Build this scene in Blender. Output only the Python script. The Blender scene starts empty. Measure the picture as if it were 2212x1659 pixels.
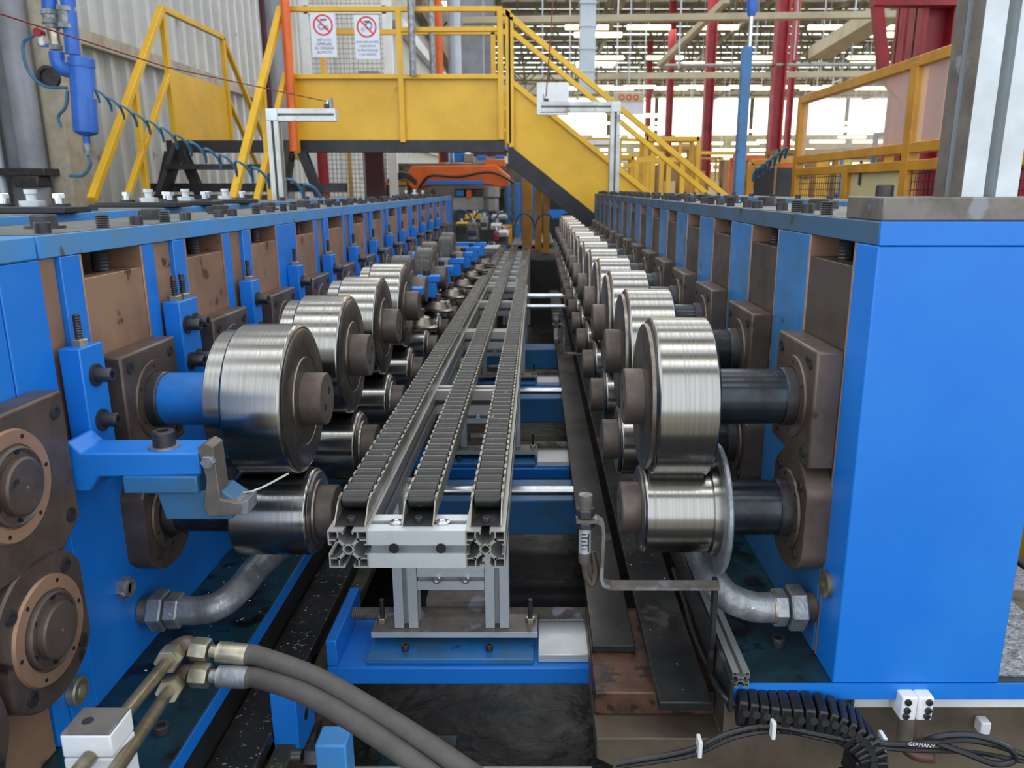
import bpy, math, random
from mathutils import Vector, Matrix
random.seed(7)
PI = math.pi
sc = bpy.context.scene
COL = sc.collection

# ------------------------------------------------------------------ camera, world, lights, exposure
FPX, HY, VX = 1678.0, 405.3, 1159.0        # focal length (px), horizon row, column of the depth vanishing point
TH = math.atan((829.5 - HY) / FPX); CT, ST = math.cos(TH), math.sin(TH)
H = 1.2                                    # camera height above the hall floor; everything below is written relative to the camera
cd = bpy.data.cameras.new('camera'); cam = bpy.data.objects.new('camera', cd); COL.objects.link(cam)
cd.sensor_width = 36.0; cd.lens = FPX / 2212 * 36.0
cd.shift_x = -(VX - 1106) / 2212.0
cd.clip_start = 0.02; cd.clip_end = 400
cam.rotation_euler = (PI / 2 - TH, 0, 0)
cd.dof.use_dof = True; cd.dof.focus_distance = 1.35; cd.dof.aperture_fstop = 8.0
sc.camera = cam
w = bpy.data.worlds.new('hall_light'); sc.world = w; w.use_nodes = True
w.node_tree.nodes['Background'].inputs[0].default_value = (0.86, 0.93, 1.0, 1)
w.node_tree.nodes['Background'].inputs[1].default_value = 1.3
sc.view_settings.view_transform = 'Standard'; sc.view_settings.look = 'None'
sc.view_settings.exposure = 0.7; sc.view_settings.gamma = 1.0
try: sc.view_settings.use_curve_mapping = False
except Exception: pass

def area(name, loc, sx, sy, power, col=(1, 1, 1), rot=(0, 0, 0)):
    l = bpy.data.lights.new(name, 'AREA'); l.shape = 'RECTANGLE'; l.size = sx; l.size_y = sy; l.energy = power; l.color = col
    o = bpy.data.objects.new(name, l); o.location = loc; o.rotation_euler = rot; COL.objects.link(o); return o
for y_, p_ in ((-3.0, 80), (1.0, 80), (5.0, 60), (9.0, 50), (13.0, 60)):
    area('skylight', (1.5, y_, 7.9), 10.0, 1.0, p_, (1.0, 0.98, 0.94))
area('skylight', (4.0, 17.0, 7.9), 16.0, 2.0, 400, (1.0, 0.98, 0.95))
for y_ in (25.5, 33.5, 41.5, 49.5): area('skylight', (14.0, y_, 6.2), 34.0, 1.5, 600, (1.0, 0.97, 0.9))

# ------------------------------------------------------------------ helpers
def P(px, py, X=None, Y=None, Z=None):
    """the point of the plane X=, Y= or Z= that the photograph shows at a pixel"""
    a = (px - VX) / FPX; b = (829.5 - py) / FPX
    r = Vector((a, CT + b * ST, b * CT - ST))
    t = X / r[0] if X is not None else Y / r[1] if Y is not None else Z / r[2]
    return r * t

def lin(c): return tuple(((v / 255) / 12.92 if v / 255 <= 0.04045 else ((v / 255 + 0.055) / 1.055) ** 2.4) for v in c) + (1,)

def mat(name, c1, c2=None, scale=8.0, rough=0.5, rvar=0.15, metal=0.0, bump=0.0, bscale=60.0, stretch=(1, 1, 1), lo=0.4, hi=0.65,
        bdist=.003, c3=None, s3=30.0, t3=0.62, aniso=0.0, spec=0.5, grime=0.0):
    m = bpy.data.materials.new(name); m.use_nodes = True; nt = m.node_tree; N = nt.nodes; L = nt.links
    bs = N['Principled BSDF']; geo = N.new('ShaderNodeNewGeometry')
    mp = N.new('ShaderNodeMapping'); mp.inputs['Scale'].default_value = stretch; L.new(geo.outputs['Position'], mp.inputs[0])
    nz = N.new('ShaderNodeTexNoise'); nz.inputs['Scale'].default_value = scale; nz.inputs['Detail'].default_value = 6; nz.inputs['Roughness'].default_value = 0.65
    L.new(mp.outputs[0], nz.inputs['Vector'])
    rp = N.new('ShaderNodeMapRange'); rp.inputs[1].default_value = lo; rp.inputs[2].default_value = hi; L.new(nz.outputs[0], rp.inputs[0])
    mx = N.new('ShaderNodeMix'); mx.data_type = 'RGBA'; mx.inputs[6].default_value = lin(c1); mx.inputs[7].default_value = lin(c2 or c1)
    L.new(rp.outputs[0], mx.inputs[0]); out = mx.outputs[2]
    if c3:
        n3 = N.new('ShaderNodeTexNoise'); n3.inputs['Scale'].default_value = s3; n3.inputs['Detail'].default_value = 4; L.new(mp.outputs[0], n3.inputs['Vector'])
        r3 = N.new('ShaderNodeMapRange'); r3.inputs[1].default_value = t3; r3.inputs[2].default_value = t3 + 0.05; L.new(n3.outputs[0], r3.inputs[0])
        m3 = N.new('ShaderNodeMix'); m3.data_type = 'RGBA'; L.new(r3.outputs[0], m3.inputs[0]); L.new(out, m3.inputs[6]); m3.inputs[7].default_value = lin(c3); out = m3.outputs[2]
    L.new(out, bs.inputs['Base Color'])
    rr = N.new('ShaderNodeMapRange'); rr.inputs[3].default_value = max(0.03, rough - rvar); rr.inputs[4].default_value = min(1, rough + rvar); L.new(nz.outputs[0], rr.inputs[0])
    rr.inputs[1].default_value = 0.3; rr.inputs[2].default_value = 0.7
    L.new(rr.outputs[0], bs.inputs['Roughness'])
    bs.inputs['Metallic'].default_value = metal; bs.inputs['Specular IOR Level'].default_value = spec
    if aniso:
        bs.inputs['Anisotropic'].default_value = aniso; bs.inputs['Anisotropic Rotation'].default_value = 0.25
        tg = N.new('ShaderNodeTangent'); tg.direction_type = 'RADIAL'; tg.axis = 'X'; L.new(tg.outputs[0], bs.inputs['Tangent'])
    if bump:
        nb = N.new('ShaderNodeTexNoise'); nb.inputs['Scale'].default_value = bscale; nb.inputs['Detail'].default_value = 3; L.new(mp.outputs[0], nb.inputs['Vector'])
        bp = N.new('ShaderNodeBump'); bp.inputs['Strength'].default_value = bump; bp.inputs['Distance'].default_value = bdist
        L.new(nb.outputs[0], bp.inputs['Height']); L.new(bp.outputs[0], bs.inputs['Normal'])
    return m

def emis(name, c, s):
    m = bpy.data.materials.new(name); m.use_nodes = True; b = m.node_tree.nodes['Principled BSDF']
    b.inputs['Base Color'].default_value = lin(c); b.inputs['Emission Color'].default_value = lin(c); b.inputs['Emission Strength'].default_value = s
    return m

M = dict(
    blue=mat('blue_paint', (14, 112, 206), (24, 118, 208), 5, 0.42, 0.08, c3=(28, 96, 160), s3=9, t3=0.8),
    blue_old=mat('worn_blue_paint', (60, 136, 205), (84, 128, 160), 7, 0.5, 0.1, stretch=(1, 1, 0.5), c3=(74, 84, 84), s3=24, t3=0.66),
    blue_side=mat('oily_shaded_blue_paint', (40, 112, 176), (58, 100, 132), 6, 0.38, 0.1, c3=(44, 60, 70), s3=16, t3=0.66),  # oily blue, with the shade of the right row's inner faces mixed in
    blue_shade=mat('worn_shaded_blue_plate', (58, 92, 120), (66, 82, 92), 6, 0.42, 0.1, c3=(50, 58, 62), s3=12, t3=0.6),  # worn blue darkened to paint the shade on the right top plate's inner side
    blue_bed=mat('oily_bed_paint', (28, 62, 74), (22, 34, 38), 9, 0.28, 0.12, c3=(16, 18, 18), s3=14, t3=0.55),
    brown=mat('brown_oiled_steel', (158, 124, 100), (130, 100, 82), 5, 0.5, 0.1, metal=0.25, c3=(84, 60, 46), s3=20, t3=0.64),
    brown_dark=mat('shaded_oiled_steel', (84, 74, 66), (62, 54, 48), 6, 0.45, 0.1, metal=0.35, c3=(60, 44, 36), s3=26, t3=0.64),  # slides of the right row: oiled steel with inner-face shade put into the colour
    flange=mat('bearing_flange_steel', (108, 94, 84), (80, 68, 60), 9, 0.4, 0.1, metal=0.45, c3=(58, 44, 38), s3=22, t3=0.66),
    steel=mat('polished_roller_steel', (156, 154, 150), (142, 140, 135), 3, 0.22, 0.04, metal=1.0, bump=0.004, bscale=3, stretch=(90, 1, 1), aniso=0.5),
    steel_face=mat('turned_end_face_steel', (140, 132, 122), (100, 92, 84), 12, 0.32, 0.08, metal=0.9),
    hub=mat('shaft_end_steel', (104, 94, 88), (84, 74, 68), 18, 0.5, 0.1, metal=0.4),
    shaft=mat('greasy_dark_shaft', (52, 60, 66), (36, 36, 38), 12, 0.25, 0.1, metal=0.6, c3=(34, 84, 122), s3=16, t3=0.6),
    shaft_blue=mat('blue_painted_shaft', (34, 116, 200), (30, 100, 170), 20, 0.35, 0.1, c3=(26, 34, 40), s3=60, t3=0.68),
    black=mat('black_bolt_steel', (70, 69, 72), (50, 49, 52), 30, 0.4, 0.1, metal=0.5),
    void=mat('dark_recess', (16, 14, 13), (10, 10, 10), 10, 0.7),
    alu=mat('aluminium_profile', (186, 188, 188), (164, 164, 160), 6, 0.36, 0.06, metal=0.75, stretch=(1, 0.2, 1), c3=(140, 134, 118), s3=14, t3=0.66),
    alu_clean=mat('clean_aluminium_profile', (198, 204, 208), (184, 190, 194), 10, 0.4, 0.06, metal=0.5),
    alu_dull=mat('dull_grey_aluminium', (150, 150, 146), (134, 134, 128), 8, 0.45, 0.06, metal=0.6),  # dull grey aluminium, mixed from two close greys
    track=mat('galvanised_track', (168, 166, 158), (136, 132, 122), 14, 0.38, 0.1, metal=0.75),
    plast=mat('dark_grey_plastic_roller', (44, 43, 42), (32, 31, 31), 20, 0.26, 0.08, c3=(110, 108, 104), s3=50, t3=0.68),
    galv=mat('galvanised_fitting', (150, 154, 158), (112, 116, 120), 30, 0.42, 0.12, metal=0.55, c3=(190, 192, 196), s3=70, t3=0.66, bump=0.3, bscale=140),
    zinc=mat('zinc_plated_nut', (184, 178, 158), (146, 140, 122), 20, 0.35, 0.1, metal=0.8),
    brass=mat('yellow_zinc_tube', (150, 138, 112), (104, 95, 76), 24, 0.35, 0.1, metal=0.7),
    chrome=mat('bright_steel_rod', (200, 204, 208), (180, 182, 184), 8, 0.2, 0.05, metal=1.0),
    hose=mat('grey_rubber_hose', (86, 80, 76), (68, 64, 62), 10, 0.6, 0.08),
    rubber=mat('black_cable_rubber', (30, 31, 34), (20, 20, 22), 20, 0.35, 0.1),
    matfloor=mat('black_rubber_mat', (24, 24, 26), (12, 12, 14), 7, 0.42, 0.1, bump=0.6, bscale=22, stretch=(1, 1.3, 1), bdist=.008),
    darkplate=mat('dark_oily_plate', (52, 52, 52), (30, 30, 32), 7, 0.35, 0.12, metal=0.3, c3=(84, 82, 78), s3=10, t3=0.62),
    swarf=mat('oily_plate_with_swarf', (46, 46, 46), (30, 28, 26), 8, 0.4, 0.12, metal=0.2, c3=(150, 150, 152), s3=110, t3=0.64),
    mould=mat('grimy_ledge', (64, 62, 46), (38, 36, 28), 14, 0.6, 0.1, c3=(96, 92, 66), s3=60, t3=0.6),
    beam=mat('brown_stained_beam', (104, 94, 80), (74, 62, 52), 4, 0.5, 0.1, metal=0.1, c3=(60, 44, 36), s3=7, t3=0.62),
    rusty=mat('rusty_groove_steel', (96, 66, 52), (54, 36, 30), 18, 0.4, 0.1, c3=(40, 30, 26), s3=30, t3=0.55),
    plate_grey=mat('blotchy_grey_steel', (118, 112, 106), (92, 86, 80), 14, 0.45, 0.1, metal=0.3, c3=(132, 134, 140), s3=18, t3=0.58),
    toptop=mat('grey_top_plate_surface', (110, 112, 108), (86, 88, 86), 12, 0.5, 0.1, metal=0.2),
    yellow=mat('yellow_paint', (222, 174, 36), (206, 160, 34), 3, 0.38, 0.06, c3=(176, 138, 40), s3=9, t3=0.7),
    ochre=mat('ochre_guard_paint', (190, 132, 24), (166, 112, 20), 6, 0.4, 0.08),
    blackp=mat('black_paint', (30, 30, 36), (22, 22, 28), 8, 0.45, 0.1),
    wallm=mat('grey_corrugated_sheet', (200, 201, 199), (186, 187, 184), 2, 0.5, 0.05, c3=(150, 148, 144), s3=3, t3=0.68),
    girt=mat('dusty_girt', (176, 168, 150), (150, 140, 122), 6, 0.6, 0.1),
    colgrey=mat('grey_column_paint', (142, 146, 156), (120, 122, 128), 3, 0.45, 0.1, c3=(130, 112, 96), s3=5, t3=0.66),
    tank=mat('air_tank_blue', (38, 100, 190), (30, 88, 172), 8, 0.35, 0.05),
    orange=mat('orange_paint', (226, 104, 34), (208, 92, 30), 5, 0.4, 0.08),
    red=mat('red_paint', (150, 30, 42), (124, 24, 36), 3, 0.45, 0.08),
    maroon=mat('maroon_paint', (84, 36, 48), (58, 28, 40), 3, 0.45, 0.08),
    white=mat('white_plastic', (226, 228, 230), (214, 216, 218), 8, 0.4, 0.05),
    signw=mat('white_sign_sheet', (214, 220, 232), (206, 212, 224), 8, 0.4, 0.05),
    signr=mat('red_sign_ink', (214, 40, 40), (200, 34, 34), 8, 0.5, 0.05),
    signk=mat('black_sign_ink', (40, 42, 52), (30, 32, 40), 8, 0.5, 0.05),
    cream=mat('cream_panel', (196, 184, 140), (184, 172, 130), 4, 0.5, 0.05),
    truss=mat('brown_grey_roof_steel', (108, 92, 74), (74, 64, 52), 1, 0.6, 0.1),
    duct=mat('pale_duct_sheet', (188, 178, 152), (164, 154, 130), 1, 0.5, 0.1),
    ductw=mat('galvanised_duct_sheet', (186, 196, 206), (166, 176, 188), 1, 0.4, 0.1, metal=0.2),
    roofm=mat('roof_sheet', (96, 88, 74), (74, 68, 60), 1, 0.7, 0.1),
    floorm=mat('grey_hall_floor', (150, 140, 120), (120, 112, 98), 1, 0.45, 0.1),
    grit=mat('bright_wet_plate', (176, 178, 182), (90, 92, 96), 60, 0.35, 0.15, metal=0.6, bump=0.8, bscale=160),
    aqua=mat('blue_air_hose', (50, 104, 136), (40, 88, 118), 10, 0.35, 0.05),
    cord=mat('red_cord', (132, 52, 54), (112, 60, 60), 40, 0.6, 0.05),
    tan=mat('cardboard_brown', (150, 120, 84), (128, 100, 70), 3, 0.7, 0.05),
    lamp=emis('lamp_glow', (255, 244, 206), 1.6), win=emis('window_daylight', (255, 255, 250), 1.5), sky=emis('skylight_daylight', (238, 255, 246), 1.3),
)
def glass(name, c, alpha, rough=0.1):
    m = bpy.data.materials.new(name); m.use_nodes = True; nt = m.node_tree; b = nt.nodes['Principled BSDF']
    b.inputs['Base Color'].default_value = lin(c); b.inputs['Roughness'].default_value = rough; b.inputs['Alpha'].default_value = alpha
    return m
M['perspex'] = glass('hazy_clear_sheet', (232, 214, 200), 0.28, 0.25)

def root_loc(p):
    v = Vector((0, 0, 0))
    while p is not None: v += p.location; p = p.parent
    return v

class MB:
    def __init__(s): s.v = []; s.f = []
    def add(s, vs, fs):
        b = len(s.v); s.v += [tuple(v) for v in vs]; s.f += [tuple(b + i for i in f) for f in fs]; return s
    def box(s, x0, x1, y0, y1, z0, z1):
        return s.add([(x0, y0, z0), (x1, y0, z0), (x1, y1, z0), (x0, y1, z0), (x0, y0, z1), (x1, y0, z1), (x1, y1, z1), (x0, y1, z1)],
                     [(0, 3, 2, 1), (4, 5, 6, 7), (0, 1, 5, 4), (1, 2, 6, 5), (2, 3, 7, 6), (3, 0, 4, 7)])
    def prism(s, pts, o, u, v, n, d0, d1):
        o, u, v, n = Vector(o), Vector(u), Vector(v), Vector(n); k = len(pts)
        if u.cross(v).dot(n) < 0: pts = pts[::-1]
        A = 0
        for i in range(k): A += pts[i][0] * pts[(i + 1) % k][1] - pts[(i + 1) % k][0] * pts[i][1]
        if (A < 0) != (u.cross(v).dot(n) < 0): pts = pts[::-1]
        vs = [o + u * a + v * b + n * d for d in (d0, d1) for a, b in pts]
        fs = [tuple(range(k))[::-1], tuple(range(k, 2 * k))] + [(i, (i + 1) % k, (i + 1) % k + k, i + k) for i in range(k)]
        return s.add(vs, fs)
    def bar(s, a, b, wd, ht=None, up=(0, 0, 1)):
        a, b = Vector(a), Vector(b); ht = ht or wd; n = (b - a).normalized(); up = Vector(up)
        if abs(n.dot(up)) > 0.98: up = Vector((0, 1, 0))
        u = n.cross(up).normalized(); v = u.cross(n); L = (b - a).length
        return s.prism([(-wd / 2, -ht / 2), (wd / 2, -ht / 2), (wd / 2, ht / 2), (-wd / 2, ht / 2)], a, u, v, n, 0, L)
    def lathe(s, o, ax, prof, n=32, flat=None, ph=0.0):
        """prof = [(distance along axis, radius)], closed to the axis at both ends"""
        o, ax = Vector(o), Vector(ax).normalized(); up = Vector((0, 0, 1)) if abs(ax.z) < 0.9 else Vector((0, 1, 0))
        u = ax.cross(up).normalized(); v = u.cross(ax)
        # v x u orientation fixed below
        vs, fs, prev = [], [], None
        for t, r in prof:
            if r <= 1e-7: vs.append(o + ax * t); cur = [len(vs) - 1]
            else:
                cur = []
                for i in range(n):
                    a = 2 * PI * i / n + ph; rr = r
                    if flat: rr = flat(a, r)
                    vs.append(o + ax * t + (u * math.cos(a) + v * math.sin(a)) * rr); cur.append(len(vs) - 1)
            if prev is not None:
                for i in range(n):
                    j = (i + 1) % n
                    if len(prev) == 1 and len(cur) == 1: continue
                    if len(prev) == 1: fs.append((prev[0], cur[i], cur[j]))
                    elif len(cur) == 1: fs.append((prev[i], cur[0], prev[j]))
                    else: fs.append((prev[i], cur[i], cur[j], prev[j]))
            prev = cur
        return s.add(vs, fs)
    def cyl(s, a, b, r, n=20, r2=None):
        a, b = Vector(a), Vector(b); L = (b - a).length; r2 = r if r2 is None else r2
        return s.lathe(a, b - a, [(0, 0), (0, r), (L, r2), (L, 0)], n)
    def hexa(s, a, ax, r, h):
        return s.lathe(a, ax, [(0, 0), (0, r), (h * .85, r), (h, r * .88), (h, 0)], 6)
    def screw(s, a, ax, r, h):      # cap screw with socket
        return s.lathe(a, ax, [(0, 0), (0, r), (h * .9, r), (h, r * .9), (h, r * .5), (h * .5, r * .5), (h * .5, 0)], 16)
    def stud(s, a, ax, r, h, k=6):
        pr = [(0, 0)]
        for i in range(k): pr += [(h * i / k, r * .88), (h * (i + .5) / k, r)]
        return s.lathe(a, ax, pr + [(h, r * .85), (h, 0)], 14)
    def tube(s, pts, r, n=12, close=True):
        pts = [Vector(p) for p in pts]; k = len(pts); rings = []; T0 = (pts[1] - pts[0]).normalized()
        up = Vector((0, 0, 1)) if abs(T0.z) < 0.9 else Vector((1, 0, 0)); u = T0.cross(up).normalized()
        vs = []
        for i, p in enumerate(pts):
            T = (pts[min(i + 1, k - 1)] - pts[max(i - 1, 0)]).normalized()
            u = (u - T * u.dot(T)).normalized(); v = T.cross(u); rr = r[i] if isinstance(r, (list, tuple)) else r
            vs += [p + (u * math.cos(2 * PI * j / n) + v * math.sin(2 * PI * j / n)) * rr for j in range(n)]
        fs = [(i * n + j, i * n + (j + 1) % n, (i + 1) * n + (j + 1) % n, (i + 1) * n + j) for i in range(k - 1) for j in range(n)]
        if close: fs += [tuple(range(n))[::-1], tuple((k - 1) * n + j for j in range(n))]
        return s.add(vs, fs)
    def build(s, name, m, parent=None, bevel=0.0, smooth=True, seg=2, kind=None):
        me = bpy.data.meshes.new(name); off = root_loc(parent)
        me.from_pydata([(a - off.x, b - off.y, c - off.z) for a, b, c in s.v], [], s.f); me.materials.append(M[m] if isinstance(m, str) else m)
        import bmesh
        bm = bmesh.new(); bm.from_mesh(me); bmesh.ops.recalc_face_normals(bm, faces=bm.faces[:]); bm.to_mesh(me); bm.free()
        if smooth:
            me.polygons.foreach_set('use_smooth', [True] * len(me.polygons)); me.set_sharp_from_angle(angle=math.radians(32))
        o = bpy.data.objects.new(name, me); COL.objects.link(o); o.parent = parent
        if bevel:
            b = o.modifiers.new('bevel', 'BEVEL'); b.width = bevel; b.segments = seg; b.limit_method = 'ANGLE'; b.angle_limit = math.radians(40)
        if kind: o['kind'] = kind
        return o

def thing(name, label, cat, loc=(0, 0, 0), group=None):
    o = bpy.data.objects.new(name, None); o.empty_display_size = 0.05; COL.objects.link(o); o.location = loc
    o['label'] = label; o['category'] = cat
    if group: o['group'] = group
    return o
def tag(o, label, cat, group=None, kind=None):
    o['label'] = label; o['category'] = cat
    if group: o['group'] = group
    if kind: o['kind'] = kind
    return o
def kids(o): return [c for c in COL.objects if c.parent == o]
def dup(root, loc, label, group=None):
    ch = [(c, kids(c)) for c in kids(root)]
    r = root.copy(); COL.objects.link(r); r.location = loc; r['label'] = label
    if group: r['group'] = group
    for c, gs in ch:
        d = c.copy(); COL.objects.link(d); d.parent = r
        for g in gs: e = g.copy(); COL.objects.link(e); e.parent = d
    return r
ORDX = ['first', 'second', 'third', 'fourth', 'fifth', 'sixth', 'seventh', 'eighth', 'ninth', 'tenth', 'eleventh', 'twelfth', 'thirteenth', 'fourteenth', 'fifteenth', 'sixteenth', 'seventeenth', 'eighteenth', 'nineteenth', 'twentieth', 'twenty first']
ORD = ['nearest', 'second', 'third', 'fourth', 'fifth', 'sixth', 'seventh', 'eighth', 'ninth', 'tenth', 'eleventh', 'twelfth', 'thirteenth', 'fourteenth', 'fifteenth', 'sixteenth']
def bez(pts, n=10):
    """Catmull-Rom through the points"""
    pts = [Vector(p) for p in pts]; q = [pts[0] * 2 - pts[1]] + pts + [pts[-1] * 2 - pts[-2]]; out = []
    for i in range(1, len(q) - 2):
        a, b, c, d = q[i - 1:i + 3]
        for k in range(n):
            t = k / n; out.append(0.5 * ((2 * b) + (c - a) * t + (2 * a - 5 * b + 4 * c - d) * t * t + (3 * b - a - 3 * c + d) * t ** 3))
    return out + [pts[-1]]
def profile(mb, a, b, s, up=(0, 0, 1), detail=True):
    """slotted aluminium profile from a to b with side s"""
    a, b = Vector(a), Vector(b); n = (b - a).normalized(); up = Vector(up)
    if abs(n.dot(up)) > 0.98: up = Vector((0, 1, 0))
    u = n.cross(up).normalized(); v = u.cross(n); L = (b - a).length; h = s / 2; t = s * 0.04
    def R(x0, x1, y0, y1): mb.prism([(x0, y0), (x1, y0), (x1, y1), (x0, y1)], a, u, v, n, 0, L)
    g = s * 0.11
    for sx in (-1, 1):
        for sy in (-1, 1):
            def Q(x0, x1, y0, y1): R(*(sorted((sx * x0, sx * x1)) + sorted((sy * y0, sy * y1))))
            Q(g, h, h - t, h); Q(h - t, h, g, h - t)                     # outer corner skin
            Q(g, g + t * .9, h - 2.4 * t, h - t); Q(h - 2.4 * t, h - t, g, g + t * .9)   # lips
            Q(h * .46, h * .53, h * .46, h - t); Q(h * .53, h - t, h * .46, h * .53)   # inner box of the corner
            c = s * 0.028; p0, p1 = s * .09, h * .56
            mb.prism([(sx * p0 - c, sy * p0 + sx * sy * c), (sx * p0 + c, sy * p0 - sx * sy * c), (sx * p1 + c, sy * p1 - sx * sy * c), (sx * p1 - c, sy * p1 + sx * sy * c)], a, u, v, n, 0, L)
    r0, r1, k = s * .10, s * .15, 16
    for i in range(k):
        t0, t1 = 2 * PI * i / k, 2 * PI * (i + 1) / k
        mb.prism([(r0 * math.cos(t0), r0 * math.sin(t0)), (r1 * math.cos(t0), r1 * math.sin(t0)), (r1 * math.cos(t1), r1 * math.sin(t1)), (r0 * math.cos(t1), r0 * math.sin(t1))], a, u, v, n, 0, L)
    return mb
def aluprof(name, a, b, s, parent, m='alu'):
    return profile(MB(), a, b, s).build(name, m, parent, smooth=False)

# ------------------------------------------------------------------ hall: floor, walls, roof
MB().box(-3.95, 45, -6, 62, -1.30, -1.20).build('floor', 'floorm', kind='structure')
wl = MB()                                           # corrugated left wall, ribs as trapezoids
XW = -3.9; y = 3.0; pts = []
while y < 44:
    pts += [(y, 0), (y + .17, 0), (y + .185, .055), (y + .245, .055)]; y += .27
pts = [(a, b) for a, b in pts] + [(y, 0), (y, -.06), (3.0, -.06)]
wl.prism(pts, (XW, 0, -1.2), (0, 1, 0), (1, 0, 0), (0, 0, 1), 0, 8.5)
wl.build('wall_left', 'wallm', kind='structure', smooth=False)
MB().box(XW + .056, XW + .13, 3, 44, 1.16, 1.28).build('trim_1', 'girt', kind='structure')
YF = 62
wf = MB(); wf.box(-4, 45, YF, YF + .3, -1.2, 3.9); wf.box(-4, 45, YF, YF + .3, 6.5, 8.2)
wf.build('wall_far', mat('far_wall', (190, 180, 150), (160, 150, 124), .3, .7), kind='structure')
k = 1; x = 2.0
while x < 42:
    f_ = MB().box(x - .0, x + 3.3, YF - .1, YF, 3.9, 6.5).build('window_%d' % k, 'win', kind='structure')
    MB().box(x + 3.3, x + 3.6, YF - .1, YF + .1, 3.9, 6.5).build('trim_%d' % (k + 1), 'truss', kind='structure'); x += 3.6; k += 1
rf = MB()
y = -7.0                                            # above the machine the roof is sheet and open glazing in turn
while y < 19: rf.box(-4, 14, y, y + 2.3, 8.1, 8.2); y += 4.0
y = 20
while y < YF: rf.box(-4, 45, y, y + 1.5, 8.1, 8.2); y += 2.0
rf.build('ceiling', 'roofm', kind='structure')
y = 23.0; n = 0
while y < YF:
    o = MB()
    o.box(-4, 45, y - 1.5, y - 1.0, 8.12, 8.16); o.box(-4, 45, y + .5, y + 1.0, 8.12, 8.16)
    o = o.build('skylight', 'sky'); tag(o, 'long glazed skylight strip between roof sheets, %s from the camera' % ORD[n], 'skylight', 'skylight strips in the roof'); y += 4.0; n += 1
# roof trusses
def truss(y, z0, z1, x0, x1, step, n):
    t = MB(); t.bar((x0, y, z0), (x1, y, z0), .12); t.bar((x0, y, z1), (x1, y, z1), .14); x = x0; up = True
    while x < x1:
        t.bar((x, y, z0 if up else z1), (x + step, y, z1 if up else z0), .08); t.bar((x + step, y, z0), (x + step, y, z1), .06); x += step; up = not up
    tag(t.build('roof_truss', 'truss', smooth=False), 'brown lattice roof truss spanning the hall, %s from the camera' % ORD[n], 'truss', 'roof trusses of the hall')
for n, y in enumerate((24, 27, 31, 35, 39, 43, 47, 51, 55, 59)):
    truss(y, 6.4 if n % 2 else 6.7, 7.9, -4, 44, 1.6, n)
for n, (x, z) in enumerate(((-1.5, 6.2), (3, 6.3), (8, 6.2), (13, 6.3), (18, 6.2), (24, 6.3))):
    t = MB(); t.bar((x, 18, z), (x, 60.5, z), .14); t.bar((x, 18, z + 1.2), (x, 60.5, z + 1.2), .12); y = 18
    while y < 58: t.bar((x, y, z), (x, y + 1.4, z + 1.2), .07); t.bar((x, y + 1.4, z + 1.2), (x, y + 2.8, z), .07); y += 2.8
    tag(t.build('lengthwise_girder', 'truss', smooth=False), 'brown lattice girder running away under the roof, %s from the left' % ('first', 'second', 'third', 'fourth', 'fifth', 'sixth')[n], 'girder', 'lengthwise roof girders')

# lamps hanging in the hall
lr = random.Random(3); n = 0
rows = [(33, 6.1), (39, 5.9), (44, 5.2), (48, 3.3), (51, 2.7), (54, 2.1), (56, 1.6), (58, 1.2), (43, 2.9), (37, 2.6), (30, 5.3), (36, 5.2), (42, 4.9), (47, 3.6), (50, 3.0), (53, 2.4), (55, 1.9), (57, 1.4), (40, 2.2), (34, 2.9), (45, 1.6)]
for ri, (y, z) in enumerate(rows):
    x = 1.5 + lr.random() * 2; j = 0; l0 = None
    while x < y * 0.62:
        if lr.random() < .72:
            lab = 'glowing tube lamp hanging under the hall roof, %s in the %s row' % (ORDX[min(j, 19)], ORDX[ri])
            if l0 is None:
                l0 = MB().box(-.85, .85, -.08, .08, -.075, .075).build('hanging_lamp', 'lamp'); l0.location = (x, y, z)
                tag(l0, lab, 'lamp', 'lamps hanging in the hall')
                MB().box(x - .01, x + .01, y - .01, y + .01, z + .076, 8.1).build('hanger', 'ductw', l0, smooth=False)
            else: dup(l0, (x, y, z), lab)
            j += 1
        x += lr.uniform(2.1, 3.0)
# red hall columns
def red_column(px, pyb, Y, wd, lab, z0=-1.2, z1=7.9, m='red'):
    p = P(px, 300, Y=Y); h = wd / 2
    t = MB(); t.box(p.x - h, p.x + h, Y - .02, Y + .02 - .0, z0, z1); t.box(p.x - h, p.x - h + .05, Y - h, Y + h, z0, z1); t.box(p.x + h - .05, p.x + h, Y - h, Y + h, z0, z1)
    tag(t.build('hall_column', m, bevel=.004), lab, 'column', 'red steel columns of the hall')
red_column(1672, 340, 20, .30, 'red steel column behind the tall blue post')
red_column(1700, 340, 27, .2, 'slim red column just right of the broad red one')
red_column(1526, 340, 26, .3, 'red steel column beyond the stair handrail, left of the blue post')
red_column(1443, 300, 34, .28, 'thin distant red column above the foot of the stairs')
red_column(1398, 300, 45, .3, 'faint distant red column above the stair rail')
red_column(1985, 340, 9.0, .36, 'broad red column behind the clear screen of the guard fence')
red_column(1930, 340, 11, .2, 'narrow red column left of the broad one behind the clear screen')
red_column(2195, 340, 7.0, .5, 'red column at the right edge behind the black wire mesh')
cp = P(1985, 30, Y=8.8)
t = MB(); t.bar((cp.x - .5, 8.8, cp.z + .15), (cp.x + .5, 8.8, cp.z + .15), .16); t.bar((cp.x - .45, 8.8, cp.z + .1), (cp.x - .3, 8.8, cp.z - .6), .1); t.bar((cp.x - .3, 8.8, cp.z - .6), (cp.x - .1, 8.8, cp.z - .8), .1)
tag(t.build('column_bracket', 'red'), 'red bracket arm at the head of the broad red column', 'bracket')
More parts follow.
